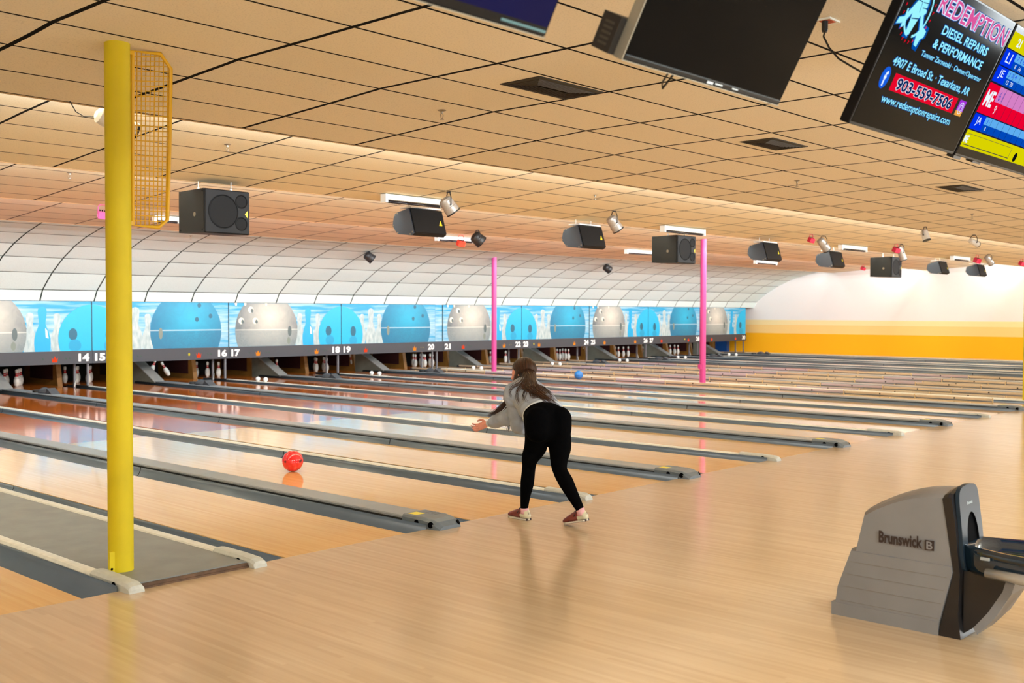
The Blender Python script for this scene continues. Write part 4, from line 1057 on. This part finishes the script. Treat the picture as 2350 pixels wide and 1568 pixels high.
# ---------------------------------------------------------------- spotlights and small lamps under the ceiling
M_can = mat('can_silver', rgb(164, 158, 150), .32, metal=.35); M_canw = mat('can_white', rgb(226, 222, 216), .4); M_lens = mat('lens', rgb(214, 170, 150), .1)
def can(hook, a, b_, r, body, label, lens=M_lens, group=None, dy=-.06, off=0, L=None):
    h = hang(*hook, 0.0); Y = h.y+off; A = ony(*a, Y); B = ony(*b_, Y+dy); d = (B-A).normalized()
    if L: A = B-d*L
    t = thing('spotlight', label, 'spotlight', h, group); n = (B-A).length
    b = MB(); b.lathe([(r*.45, -.02), (r*.85, 0), (r*.95, n*.15), (r*.95, n*.55), (r, n*.6), (r, n), (r*.86, n), (r*.84, n-.02), (0.001, n-.022)], 24, A, d); obj('lamp_housing', b, body, t)
    b = MB(); b.lathe([(r*.82, n-.018), (r*.5, n-.004), (.001, n+.0)], 20, A, d); obj('lens', b, lens, t)
    b = MB(); b.lathe([(r*1.02, n-.012), (r*1.07, n-.004), (r*1.07, n+.006), (r*.98, n+.006)], 24, A, d); obj('rim', b, M_black, t)
    mid = A+(B-A)*.45; s = d.cross(Vector((0, 0, 1))).normalized()
    top = Vector((mid.x, mid.y, h.z-.004)); b = MB()
    e1, e2 = mid+s*(r+.012), mid-s*(r+.012); hi = max(.6, 1)
    b.tube([e1, e1+(top-mid)*.6, top+s*r*.5, top-s*r*.5, e2+(top-mid)*.6, e2], .007, 6); b.lathe([(.012, 0), (.012, r*.3+.02)], 8, e1, -s); b.lathe([(.012, 0), (.012, r*.3+.02)], 8, e2, s)
    b.lathe([(.03, -.012), (.03, .004)], 12, (top.x, top.y, h.z))
    obj('yoke', b, M_black, t); return t
can((1027, 441), (1020, 458), (1041, 488), .100, M_can, 'big silver can spotlight beside the second loudspeaker', group='silver can spotlights')
can((1402, 484), (1401, 500), (1419, 528), .092, M_can, 'silver can spotlight right of the third loudspeaker', group='silver can spotlights')
can((1880, 541), (1882, 551), (1898, 573), .09, M_can, 'silver can spotlight above the white end wall, beside a red lamp', group='silver can spotlights')
can((2060, 560), (2065, 570), (2074, 597), .085, M_can, 'silver can spotlight in front of the boxy loudspeaker at the end wall', group='silver can spotlights', L=.33)
can((2262, 583), (2264, 590), (2275, 605), .085, M_can, 'silver can spotlight at the far right above the last loudspeaker', group='silver can spotlights')
can((2122, 521), (2120, 530), (2127, 552), .07, M_canw, 'slim white can spotlight hanging far right, the left of two white ones', lens=M_hole, group='white can spotlights')
tl = can((2219, 538), (2213, 545), (2243, 561), .06, M_canw, 'small white lamp with a bright head, far right', lens=M_hole, group='white can spotlights', L=.3)
bt = can((236, 243), (226, 264), (308, 302), .072, M_canw, 'white can lamp half hidden behind the yellow column', lens=M_hole, group='white can spotlights', off=.15, dy=.0)
b = MB(); q = hang(160, 232, 0); e = ony(214, 268, hang(236, 243, 0).y+.13)
b.tube([q, q+(e-q)*.25+Vector((0, 0, -.05)), q+(e-q)*.6+Vector((0, 0, -.045)), e], .004, 6); obj('cable', b, M_black, bt)
for hk, a, b2, lab in (((1098, 529), (1089, 542), (1105, 556), 'round black spotlight near the far fluorescent fixture'), ((848, 577), (842, 586), (855, 596), 'round black spotlight over the white ceiling curve, left one'), ((1392, 606), (1387, 612), (1399, 620), 'small round black spotlight over the white ceiling curve, right one')):
    can(hk, a, b2, .125 if hk[0] > 1000 and hk[0] < 1200 else .115, mat('pinspot_black', rgb(36, 34, 34), .45), lab, lens=mat('lens_dark', rgb(60, 60, 58), .3), group='round black spotlights', L=.2)
M_red = mat('lamp_red', rgb(222, 52, 30), .4); M_rpink = mat('lamp_pink', rgb(226, 96, 160), .4); M_crim = mat('lamp_crimson', rgb(196, 34, 66), .4)
for px, py, hy, s, m_, lab in ((1058, 558, 540, .17, M_red, 'bright red box lamp beside the round black spotlight'), (237, 492, 470, .15, M_rpink, 'pink box lamp at the left edge of the yellow column'),
                               (1862, 550, 538, .13, M_crim, 'red lamp left of the silver spotlight over the wall edge'), (2057, 569, 560, .16, M_crim, 'red lamp above the boxy loudspeaker at the end wall'),
                               (1981, 616, 608, .14, M_crim, 'reddish lamp left of the boxy loudspeaker at the end wall'), (2243, 596, 585, .18, M_crim, 'red lamp above the last loudspeaker'), (2345, 604, 594, .16, M_crim, 'red lamp at the right picture edge')):
    h = hang(px, hy, 0); c = ony(px, py, h.y); c.z = min(c.z, h.z-s*.6, ceil_z(c.y+.25)-s*.75, ceil_z(c.y)-s*.75); t = thing('colour_lamp', lab, 'lamp', h, 'red and pink box lamps')
    b = MB(); M_ = Matrix.Translation(c) @ Matrix.Rotation(R(22), 4, 'X') @ Matrix.Rotation(R(-18), 4, 'Z')
    b.bbox((-s/2, -s*.4, -s*.42), (s/2, s*.4, s*.3), s*.06, 0, M_)
    for i in range(4): b.box((-s*.4+i*s*.22, -s*.1, s*.3), (-s*.3+i*s*.22, s*.3, s*.36), 1, M_)
    obj('lamp_box', b, [m_, M_hole], t)
    b = MB(); b.tube([c+Vector((-s*.55, 0, 0)), c+Vector((-s*.5, 0, (h.z-c.z)*.8)), c+Vector((-s*.3, 0, h.z-c.z)), c+Vector((s*.3, 0, h.z-c.z)), c+Vector((s*.5, 0, (h.z-c.z)*.8)), c+Vector((s*.55, 0, 0))], .008, 6); obj('bracket', b, m_, t)
for (a, b_), lab in ((((881, 452), (1012, 466)), 'long white fluorescent fixture behind the second loudspeaker'), (((1002, 545), (1085, 550)), 'white fluorescent fixture behind the bright red lamp'), (((1521, 523), (1613, 529)), 'white fluorescent fixture just above the loudspeaker by the right pink post'),
                     (((1437, 576), (1500, 581)), 'white fluorescent fixture left of the boxy loudspeaker by the right pink post'), (((1733, 600), (1780, 602)), 'short white fixture right under the first loudspeaker past the pink post'), (((1929, 566), (1985, 570)), 'white fluorescent fixture right of the silver spotlight with the red lamp'),
                     (((2185, 591), (2222, 594)), 'faint white fixture over the slanted loudspeakers at far right'), (((354, 500), (410, 507)), 'white fluorescent fixture seen through the bottom of the mesh guard')):
    p0 = hang(*a, .05); p1 = ony(*b_, p0.y); x0, x1 = p0.x, p1.x; y, z = p0.y, p0.z
    t = thing('fluorescent_fixture', lab, 'light fixture', ((x0+x1)/2, y, ceil_z(y)), 'fluorescent fixtures under the ceiling')
    b = MB(); b.prism([(y-.06, z-.035), (y-.045, z+.04), (y+.045, z+.04), (y+.06, z-.035)], 'x', x0, x1); b.box((x0-.012, y-.055, z-.075), (x0+.03, y+.055, z+.04)); b.box((x1-.03, y-.055, z-.075), (x1+.012, y+.055, z+.04)); obj('housing', b, mat('fixture_white', rgb(240, 244, 240), .35), t)
    b = MB(); b.tube([(x0+.03, y, z-.058), (x1-.03, y, z-.058)], .019, 10); obj('tube', b, mat('tube_dark', rgb(22, 18, 26), .12), t)
    zc = ceil_z(y)
    for xx in (x0+.15, x1-.15): b = MB(); b.tube([(xx, y, z+.03), (xx, y, zc)], .006, 6); obj('hanger', b, M_lamp_w, t)

# ---------------------------------------------------------------- the bowler
def blob(name, chains, voxel, smooth_it=4, sm_f=.5, disp=None):
    """union of tapered elliptical limbs, remeshed into one continuous surface (world space)"""
    mb = MB()
    for ch in chains:
        pts = [Vector(c[0]) for c in ch]; rs = [c[1] if isinstance(c[1], tuple) else (c[1], c[1]) for c in ch]
        side = ch[0][2] if len(ch[0]) > 2 else None
        for i in range(len(pts)-1):
            p0 = pts[max(i-1, 0)]; p1 = pts[i]; p2 = pts[i+1]; p3 = pts[min(i+2, len(pts)-1)]
            n = max(2, int((p2-p1).length/(min(*rs[i], *rs[i+1])*.28))+1)
            for j in range(n+(1 if i == len(pts)-2 else 0)):
                f = j/n; f2, f3 = f*f, f*f*f
                p = .5*((2*p1)+(p2-p0)*f+(2*p0-5*p1+4*p2-p3)*f2+(3*p1-p0-3*p2+p3)*f3)
                ra = rs[i][0]+(rs[i+1][0]-rs[i][0])*f; rb = rs[i][1]+(rs[i+1][1]-rs[i][1])*f
                if side is None or abs(ra-rb) < 1e-6: mb.sphere(p, ra, 14, 9)
                else:
                    tg = (p2-p1).normalized(); s_ = (side-tg*side.dot(tg)).normalized(); o_ = tg.cross(s_)
                    mb.sphere(p, (ra, rb, min(ra, rb)), 18, 11, 0, Matrix((s_, o_, tg)).transposed())
    me = mb.mesh(name+'_raw', [], recalc=False); o = bpy.data.objects.new(name+'_raw', me); C.objects.link(o)
    m = o.modifiers.new('r', 'REMESH'); m.mode = 'VOXEL'; m.voxel_size = voxel; m.use_smooth_shade = True
    m = o.modifiers.new('s', 'SMOOTH'); m.iterations = smooth_it; m.factor = sm_f
    if disp:
        for k_, (sz, st) in enumerate(disp):
            tx = bpy.data.textures.new('folds', 'CLOUDS'); tx.noise_scale = sz; tx.noise_depth = 2
            m = o.modifiers.new('d%d' % k_, 'DISPLACE'); m.texture = tx; m.strength = st; m.mid_level = .5; m.texture_coords = 'LOCAL'
    dg = bpy.context.evaluated_depsgraph_get(); out = bpy.data.meshes.new_from_object(o.evaluated_get(dg))
    C.objects.unlink(o); bpy.data.objects.remove(o); out.name = name
    return out
def add_mesh(name, me, mats, parent=None, org=Vector((0, 0, 0))):
    off = wloc(parent) if parent else Vector(org)
    me.transform(Matrix.Translation(-off)); me.materials.clear()
    for m in (mats if isinstance(mats, (list, tuple)) else [mats]): me.materials.append(m)
    o = bpy.data.objects.new(name, me); C.objects.link(o)
    if parent: o.parent = parent
    else: o.location = off
    return o
FW = Vector((.42, .907, 0)); SD = Vector((.907, -.42, 0))
M_skin = mat('skin', rgb(226, 150, 128), .5, noise_amt=.15, noise_scale=40); M_leg = mat('leggings_black', rgb(5, 5, 6), .95, spec=.04); M_swt = mat('sweatshirt_grey', rgb(164, 172, 184), .9, noise_amt=.12, noise_scale=9, bump=.5, bump_scale=22)
pel = ony(1256, 966, -.55); hL = pel-SD*.088; hR = pel+SD*.088
kL = ony(1214, 1070, -.36); cL = ony(1210, 1108, -.36); aL = ony(1203, 1166, -.29)
kR = ony(1285, 1080, -.64); cR = ony(1299, 1107, -.71); aR = ony(1331, 1168, -.80)
tL = ony(1230, 1022, -.42); tR = ony(1285, 1022, -.60)
wst = ony(1247, 951, -.46); mid = ony(1228, 925, -.31); chs = ony(1209, 905, -.19); nk = ony(1200, 884, -.08); hd = ony(1199, 856, -.03)
sL = ony(1179, 903, -.16); eL = ony(1189, 981, -.13); wL = ony(1222, 975, .08)
sR = ony(1226, 897, -.10); eR = ony(1168, 956, .06); wR = ony(1120, 973, .28)
hdir = (ony(1088, 984, .41)-wR).normalized(); palm = wR+hdir*.055
# hand frame: fingers along hdir, palm opening up
upv = Vector((0, 0, 1)); hs = hdir.cross(upv).normalized(); hn = hs.cross(hdir).normalized()
hs, hn = -(hs*math.cos(R(58))+hn*math.sin(R(58))), (hn*math.cos(R(58))-hs*math.sin(R(58)))
fingers = []
for i, (l, spread) in enumerate(((.066, -.9), (.074, -.3), (.069, .3), (.054, .9))):
    b0 = wR+hdir*.09+hs*(.031*spread)-hn*.002
    d1 = (hdir+hs*.2*spread+hn*(.12+.05*i)).normalized(); d2 = (hdir*.75+hn*(.62)).normalized(); d3 = (hdir*.35+hn*.93).normalized()
    p1 = b0+d1*l*.42; p2 = p1+d2*l*.34; p3 = p2+d3*l*.26
    fingers.append([(b0-hdir*.03-hs*.006*spread, .009), (b0, .0088), (p1, .0080), (p2, .0073), (p3, .0062)])
th0 = wR+hdir*.03-hs*.022; th1 = th0+(hdir*.6-hs*.75+hn*.3).normalized()*.036; th2 = th1+(hdir*.95-hs*.1+hn*.35).normalized()*.024; th3 = th2+(hdir*.9+hs*.25+hn*.3).normalized()*.018
fingers.append([(wR+hdir*.012, .014), (th0, .0135), (th1, .0115), (th2, .0098), (th3, .0078)])
lh = [(wL, .024), (wL+FW*.05, (.036, .018), SD), (wL+FW*.09, (.038, .014), SD)]
hx = (hd-nk).normalized(); face = (FW*.9-Vector((.55, -.2, .35))).normalized(); face = (FW*.75+Vector((-.55, .15, -.3))).normalized(); fs = face.cross(upv).normalized()
ch = [[(nk-hx*.04, .052), (nk+hx*.03, .05), (hd-hx*.05, .058)],
      [(hd-face*.028+hx*.012, .079), (hd-face*.005+hx*.02, .078), (hd+face*.022+hx*.004, .07)],
      [(hd+face*.03-hx*.02, .060), (hd+face*.056-hx*.062, .036), (hd+face*.066-hx*.072, .022)],
      [(hd+face*.082+hx*.012, .009), (hd+face*.100-hx*.018, .012), (hd+face*.088-hx*.026, .010)],
      [(hd+face*.086-hx*.046, .0085), (hd+face*.086-hx*.047, .0085)], [(hd+face*.086-hx*.054, .0085), (hd+face*.085-hx*.056, .0085)],
      [(hd-fs*.076+hx*.008-face*.004, .013), (hd-fs*.078-hx*.02-face*.004, .011)], [(hd+fs*.076+hx*.008-face*.004, .013), (hd+fs*.078-hx*.02-face*.004, .011)],
      [(nk-hx*.02, (.10, .06), SD), (chs, (.135, .095), SD), (mid, (.12, .09), SD), (wst, (.125, .09), SD), (pel, (.14, .10), SD)],
      [(hL, .085), (tL, .072), (kL, .046), (cL, .045), (aL, .028), (aL+Vector((0, -.01, -.03)), .025)], [(hR, .085), (tR, .072), (kR, .046), (cR, .045), (aR, .028), (aR+Vector((.005, .0, -.03)), .025)],
      [(aL+Vector((0, -.01, -.035)), .024), (aL+Vector((.002, .03, -.062)), .012), (aL+Vector((.006, .06, -.066)), .009)],
      [(aR+Vector((.0, .0, -.035)), .024), (aR+Vector((.0, .025, -.075)), .012), (aR+Vector((-.004, .05, -.09)), .009)],
      [(nk, .05), (sL, .05), (sL+(eL-sL)*.5, .042), (eL, .036), (eL+(wL-eL)*.5, .032), (wL, .024)], [(nk, .05), (sR, .05), (sR+(eR-sR)*.5, .042), (eR, .036), (eR+(wR-eR)*.4, .033), (wR-hdir*.02, .023), (wR+hdir*.01, .021)],
      [(wR, (.023, .019), hs), (wR+hdir*.04, (.035, .016), hs), (wR+hdir*.085, (.039, .0125), hs)], lh]+fingers
for i, sp in enumerate((-.9, -.3, .3, .9)):
    b0 = wL+FW*.085+SD*.027*sp; ch.append([(b0, .009), (b0+FW*.03-upv*.008, .0085), (b0+FW*.045-upv*.035, .007)])
ch.append([(wL+FW*.03-SD*.02, .012), (wL+FW*.055-SD*.045, .0105), (wL+FW*.08-SD*.048, .008)])
person = add_mesh('person', blob('person_body', ch, .0045, 2, .5), M_skin, None, Vector((2.38, -.5, 0)))
person['label'] = 'person in grey sweatshirt and black leggings bending forward after releasing the ball, seen from behind'; person['category'] = 'person'
# eyes and lips
for s in (-1, 1): b = MB(); b.sphere(hd+face*.072+fs*.03*s+hx*.008, .012, 12, 8); obj('eye', b, mat('eye_white', rgb(236, 232, 226), .2), person)
for s in (-1, 1): b = MB(); b.sphere(hd+face*.081+fs*.031*s+hx*.008, .0052, 10, 6); obj('iris', b, mat('iris_brown', rgb(60, 36, 22), .2), person)
# leggings
lg = [[(wst-FW*.0, (.150, .108), SD), (pel+Vector((0, .03, .02)), (.175, .122), SD), (pel-Vector((0, -.01, .045)), (.18, .118), SD)],
      [(hL-FW*.022+upv*.01, .104), (hL-FW*.022-upv*.06, .103)], [(hR-FW*.022+upv*.01, .104), (hR-FW*.022-upv*.06, .103)],
      [(hL-upv*.04, .100), (tL, .094), (ony(1217, 1050, -.38), .069), (kL, .055), (cL, .0565), (ony(1206, 1136, -.33), .043), (aL, .032)],
      [(hR-upv*.04, .100), (tR, .093), (ony(1283, 1056, -.61), .070), (kR, .058), (cR, .061), (ony(1314, 1136, -.755), .049), (aR, .034)]]
add_mesh('leggings', blob('leggings', lg, .007, 22, .6), M_leg, person)
# sweatshirt with sleeves
axis = (mid-wst).normalized()
sw = [[(wst+axis*.015, (.168, .125), SD), (wst+axis*.06, (.172, .14), SD), (mid, (.165, .145), SD), (chs, (.165, .135), SD), (nk-FW*.03-upv*.01, (.105, .08), SD), (nk+hx*.01, (.066, .062), SD)],
      [(chs, .10), (sL, .078), (sL+(eL-sL)*.35, .070), (sL+(eL-sL)*.7, .064), (eL, .060), (eL+(wL-eL)*.5, .052), (wL-(wL-eL)*.12, .040)],
      [(chs, .10), (sR, .078), (sR+(eR-sR)*.4, .068), (eR, .062), (eR+(wR-eR)*.45, .058), (eR+(wR-eR)*.74, .048), (eR+(wR-eR)*.8, .037)]]
S = add_mesh('sweatshirt', blob('sweatshirt', sw, .007, 5, .5, ((.11, .035), (.045, .012))), M_swt, person)
cf = blob('cuff', [[(eR+(wR-eR)*.78, .036), (wR-hdir*.012, .031)]], .005, 2); add_mesh('cuff', cf, mat('cuff_grey', rgb(200, 206, 210), .9), S)
hb = MB(); nrm = axis; ring = []
for i in range(40):
    a = 2*math.pi*i/40; o_ = axis.cross(SD).normalized(); ring.append(wst+axis*.0+SD*math.cos(a)*.163+o_*math.sin(a)*.121)
hb.tube(ring, .015, 8, closed=True); obj('hem_band', hb, mat('cuff_grey', (0, 0, 0)), S)
# socks and bowling shoes
sk = mat('sock_pink', rgb(232, 176, 180), .8)
for p_, q_ in ((aL+Vector((0, -.004, .0)), aL+Vector((0, -.006, -.045))), (aR+Vector((0, 0, .008)), aR+Vector((.008, -.008, -.045)))): b = MB(); b.tube([p_, (p_+q_)/2, q_], [.033, .0325, .034], 16); obj('sock', b, sk, person)
M_shm = mat('shoe_maroon', rgb(122, 52, 44), .4); M_shc = mat('shoe_cream', rgb(212, 204, 172), .5); M_sole = mat('sole_pale', rgb(206, 196, 178), .5); M_soled = mat('sole_dark', rgb(58, 40, 36), .6)
def shoe(heel, toe, up, label):
    """heel and toe points on the sole line, up = vector out of the sole"""
    d = (toe-heel).normalized(); up = (up-d*up.dot(d)).normalized(); s = d.cross(up)
    L = (toe-heel).length
    def q(f, h, w=0): return heel+d*(f*L)+up*h+s*w
    me = blob('shoe_heel', [[(q(.09, .035), (.031, .03), s), (q(.14, .055), (.033, .03), s), (q(.2, .078), (.035, .026), s)], [(q(.1, .035), (.032, .028), s), (q(.42, .036), (.036, .028), s)]], .005, 2)
    h = add_mesh('shoe', me, M_shc, person)
    me = blob('shoe_front', [[(q(.30, .068), (.035, .026), s), (q(.5, .052), (.039, .03), s), (q(.72, .036), (.042, .026), s), (q(.9, .027), (.034, .019), s), (q(.965, .022), (.02, .015), s)], [(q(.36, .034), (.037, .027), s), (q(.6, .03), (.041, .024), s)]], .005, 2)
    add_mesh('shoe_upper', me, M_shm, h)
    def outline(k=1): return [(q(f, 0, w*k)) for f, w in ((-.01, 0), (.01, .022), (.08, .034), (.3, .034), (.45, .037), (.65, .045), (.82, .043), (.95, .026), (1.0, 0), (.95, -.026), (.82, -.043), (.65, -.045), (.45, -.037), (.3, -.034), (.08, -.034), (.01, -.022))]
    b = MB(); b.loft([[p+up*.002 for p in outline()], [p+up*.014 for p in outline()]], 0, False, True); obj('sole', b, M_sole, h)
    b = MB(); b.loft([outline(.97), [p+up*.002 for p in outline(.99)]], 0, False, True)
    b.loft([[q(f, hh, w) for f, w in ((0, -.025), (0, .025), (.27, .032), (.27, -.032))] for hh in (.0, .016)], 0, False, True); obj('outsole', b, M_soled, h)
    b = MB()
    for f, hh in ((.36, .098), (.44, .09), (.52, .080), (.6, .070)): b.tube([q(f, hh-.018, -.025), q(f, hh-.004, -.010), q(f+.02, hh-.002, .0), q(f, hh-.004, .010), q(f, hh-.018, .025)], .0028, 5)
    b.tube([q(.36, .096), q(.30, .10, -.03), q(.34, .06, -.052), q(.40, .05, -.045), q(.42, .08, -.02)], .0022, 5); obj('lace', b, M_black, h)
    b = MB(); Mx = Matrix(((s.x, up.x, -d.x, 0), (s.y, up.y, -d.y, 0), (s.z, up.z, -d.z, 0), (0, 0, 0, 1)))
    Mx = Matrix.Translation(q(-.018, .046, -.012)) @ Mx; text_mb(b, '6½' if label else '6½', Mx, width=.024, height=.022); obj('size_mark', b, mat('size_mark_dark', rgb(60, 56, 50), .6), h)
h0 = Vector((aL.x, aL.y-.052, .0)); shoe(h0, h0+Vector((.022, .232, 0)), Vector((0, 0, 1)), 0)
hl = Vector((aR.x+.018, aR.y-.062, aR.z-.088)); tp = Vector((hl.x-.02, hl.y+.215, .003))
shoe(hl, tp, Vector((.0, .2, 1)), 1)

# hair: scalp volume and long wind-blown strands
def hair_mat():
    m = bpy.data.materials.new('hair_brown'); m.use_nodes = True; t = NT(m); b = m.node_tree.nodes['Principled BSDF']
    oi = t.n('NewGeometry'); t.link(t.mix(oi.outputs['Random Per Island'], rgb(28, 18, 13), rgb(84, 50, 30)), b.inputs['Base Color']); b.inputs['Roughness'].default_value = .38
    return m
M_hair = hair_mat()
back = -face
hm = blob('hair', [[(hd+back*.03+hx*.018, .090), (hd+back*.012+hx*.026, .089)], [(hd+back*.035-hx*.01, (.088, .075), fs), (hd+back*.05-hx*.06, (.080, .055), fs), (nk+back*.055-hx*.0, (.07, .04), fs)],
                     [(hd+fs*.055-hx*.01, (.03, .05), fs), (hd+fs*.055-hx*.06, (.025, .04), fs)], [(hd-fs*.055-hx*.01, (.03, .05), fs), (hd-fs*.05-hx*.06, (.025, .04), fs)]], .006, 3)
HR = add_mesh('hair', hm, mat('hair_scalp', rgb(40, 26, 19), .5), person)
st_ = MB(); rnd = random.Random(3)
def strand(pts, r, wav):
    P_ = []; n = 16
    pts = [Vector(p) for p in pts]; ph = rnd.uniform(0, 6.28); fq = rnd.uniform(6, 10)
    wd_ = Vector((rnd.uniform(-1, 1), rnd.uniform(-1, 1), rnd.uniform(-.6, .6)))
    for i in range(n+1):
        f = i/n*(len(pts)-1); k = min(int(f), len(pts)-2); u = f-k
        p0, p1, p2, p3 = pts[max(k-1, 0)], pts[k], pts[k+1], pts[min(k+2, len(pts)-1)]
        p = .5*((2*p1)+(p2-p0)*u+(2*p0-5*p1+4*p2-p3)*u*u+(3*p1-p0-3*p2+p3)*u**3)
        g = i/n; P_.append(p+wd_*wav*g*math.sin(ph+fq*g))
    st_.tube(P_, [r*(1.0-.82*(i/n)**1.5) for i in range(n+1)], 5)
def jt(p, a): return Vector(p)+Vector((rnd.gauss(0, a), rnd.gauss(0, a), rnd.gauss(0, a)))
from mathutils.bvhtree import BVHTree
SV = [v.co+wloc(S) for v in S.data.vertices]; TREE = BVHTree.FromPolygons(SV, [list(p.vertices) for p in S.data.polygons])
def onS(px, py, off=.010):
    d = ray(px, py).normalized(); h = TREE.ray_cast(CAM, d)
    return (h[0]-d*off) if h[0] is not None else None
def capp(a, h, k=1.0):
    """point on the scalp volume: angle a around the head axis from the back, height h along it"""
    bp = (back-hx*back.dot(hx)).normalized(); c = hd+back*.02+hx*.027; r = math.sqrt(max(.0, .0985**2-h*h)) if h > -.03 else .094-.1*(-.03-h)
    return c+(bp*math.cos(a)+bp.cross(hx)*(-1 if bp.cross(hx).dot(fs) < 0 else 1)*math.sin(a))*r*k+hx*h
for i in range(760):
    a = rnd.uniform(-2.5, 2.5)
    if abs(a) < 1.95: strand([capp(a, .097), capp(a, .086, 1.02), capp(a, .06, 1.02), capp(a, .01, 1.02), capp(a*.97, -.04, 1.01), jt(capp(a*.85, -.085, .98), .006)], rnd.uniform(.0018, .0038), .002)
    else: strand([capp(a, .097), capp(a, .086, 1.02), capp(a, .06, 1.02), capp(a*.98, .02, 1.02), capp(a*.86, -.03, 1.02)], rnd.uniform(.0018, .0036), .002)
for i in range(330):   # the long mass down the back, drifting right
    t_ = rnd.random()**.8; x0_, y0_ = rnd.uniform(1186, 1226), rnd.uniform(868, 880)
    ex, ey = 1212+66*t_+rnd.gauss(0, 5), 892+32*t_+rnd.gauss(0, 4.5)
    if t_ > .75 and rnd.random() < .6: continue
    p0 = capp(rnd.uniform(-1.1, 1.2), -.06, 1.0); pts = [p0]
    lift = rnd.uniform(.006, .022)
    for f in (.3, .55, .8, 1.0):
        q = onS(x0_+(ex-x0_)*f, y0_+(ey-y0_)*f+5*math.sin(f*3), lift*(1.1-f*.6))
        if q is None: break
        pts.append(q)
    if len(pts) > 2: strand(pts, rnd.uniform(.0016, .0034), .005)
for (pts_, n_) in ((((1192, 878), (1176, 888), (1170, 898), (1173, 910)), 9), (((1200, 880), (1188, 896), (1186, 910), (1192, 926)), 10), (((1212, 880), (1204, 900), (1202, 914), (1214, 925)), 10),
                   (((1225, 882), (1218, 900), (1226, 912), (1240, 908)), 12), (((1230, 882), (1250, 898), (1266, 914), (1283, 930)), 14), (((1228, 886), (1240, 904), (1250, 912), (1262, 915)), 12), (((1228, 880), (1248, 890), (1262, 902), (1276, 921)), 16)):
    for i in range(n_):
        o_ = (rnd.gauss(0, 2), rnd.gauss(0, 2)); P2 = [onS(x+o_[0]+rnd.gauss(0, .8), y+o_[1]+rnd.gauss(0, .8), .007) for x, y in pts_]
        P2 = [p for p in P2 if p is not None]
        if len(P2) > 2: P2[0] = P2[0]-DV*.015; strand([capp(rnd.uniform(-.9, .9), -.05)]+P2, rnd.uniform(.0014, .0026), .004)
for i in range(170):   # blown forward on the left, past the sleeve
    p0 = capp(rnd.uniform(-1.9, -1.3), rnd.uniform(-.07, -.03)); u = rnd.random(); v = rnd.gauss(0, 1)
    if i % 5 < 3: pts = [p0, ony(1172, 900+v*3, .02), ony(1164+v*2, 922+v*3, .08), ony(1148, 936+v*4+u*4, .14), ony(1118+26*u, 956-12*u+v*2.5, .19)]
    else: pts = [p0, ony(1174, 905+v*3, .02), ony(1172+v*1.5, 935, .07), ony(1170+v*2.5, 960, .08), ony(1167+v*3.5, 978+u*14, .08)]
    strand(pts, rnd.uniform(.0016, .0034), .006)
obj('hair_strand', st_, M_hair, HR)
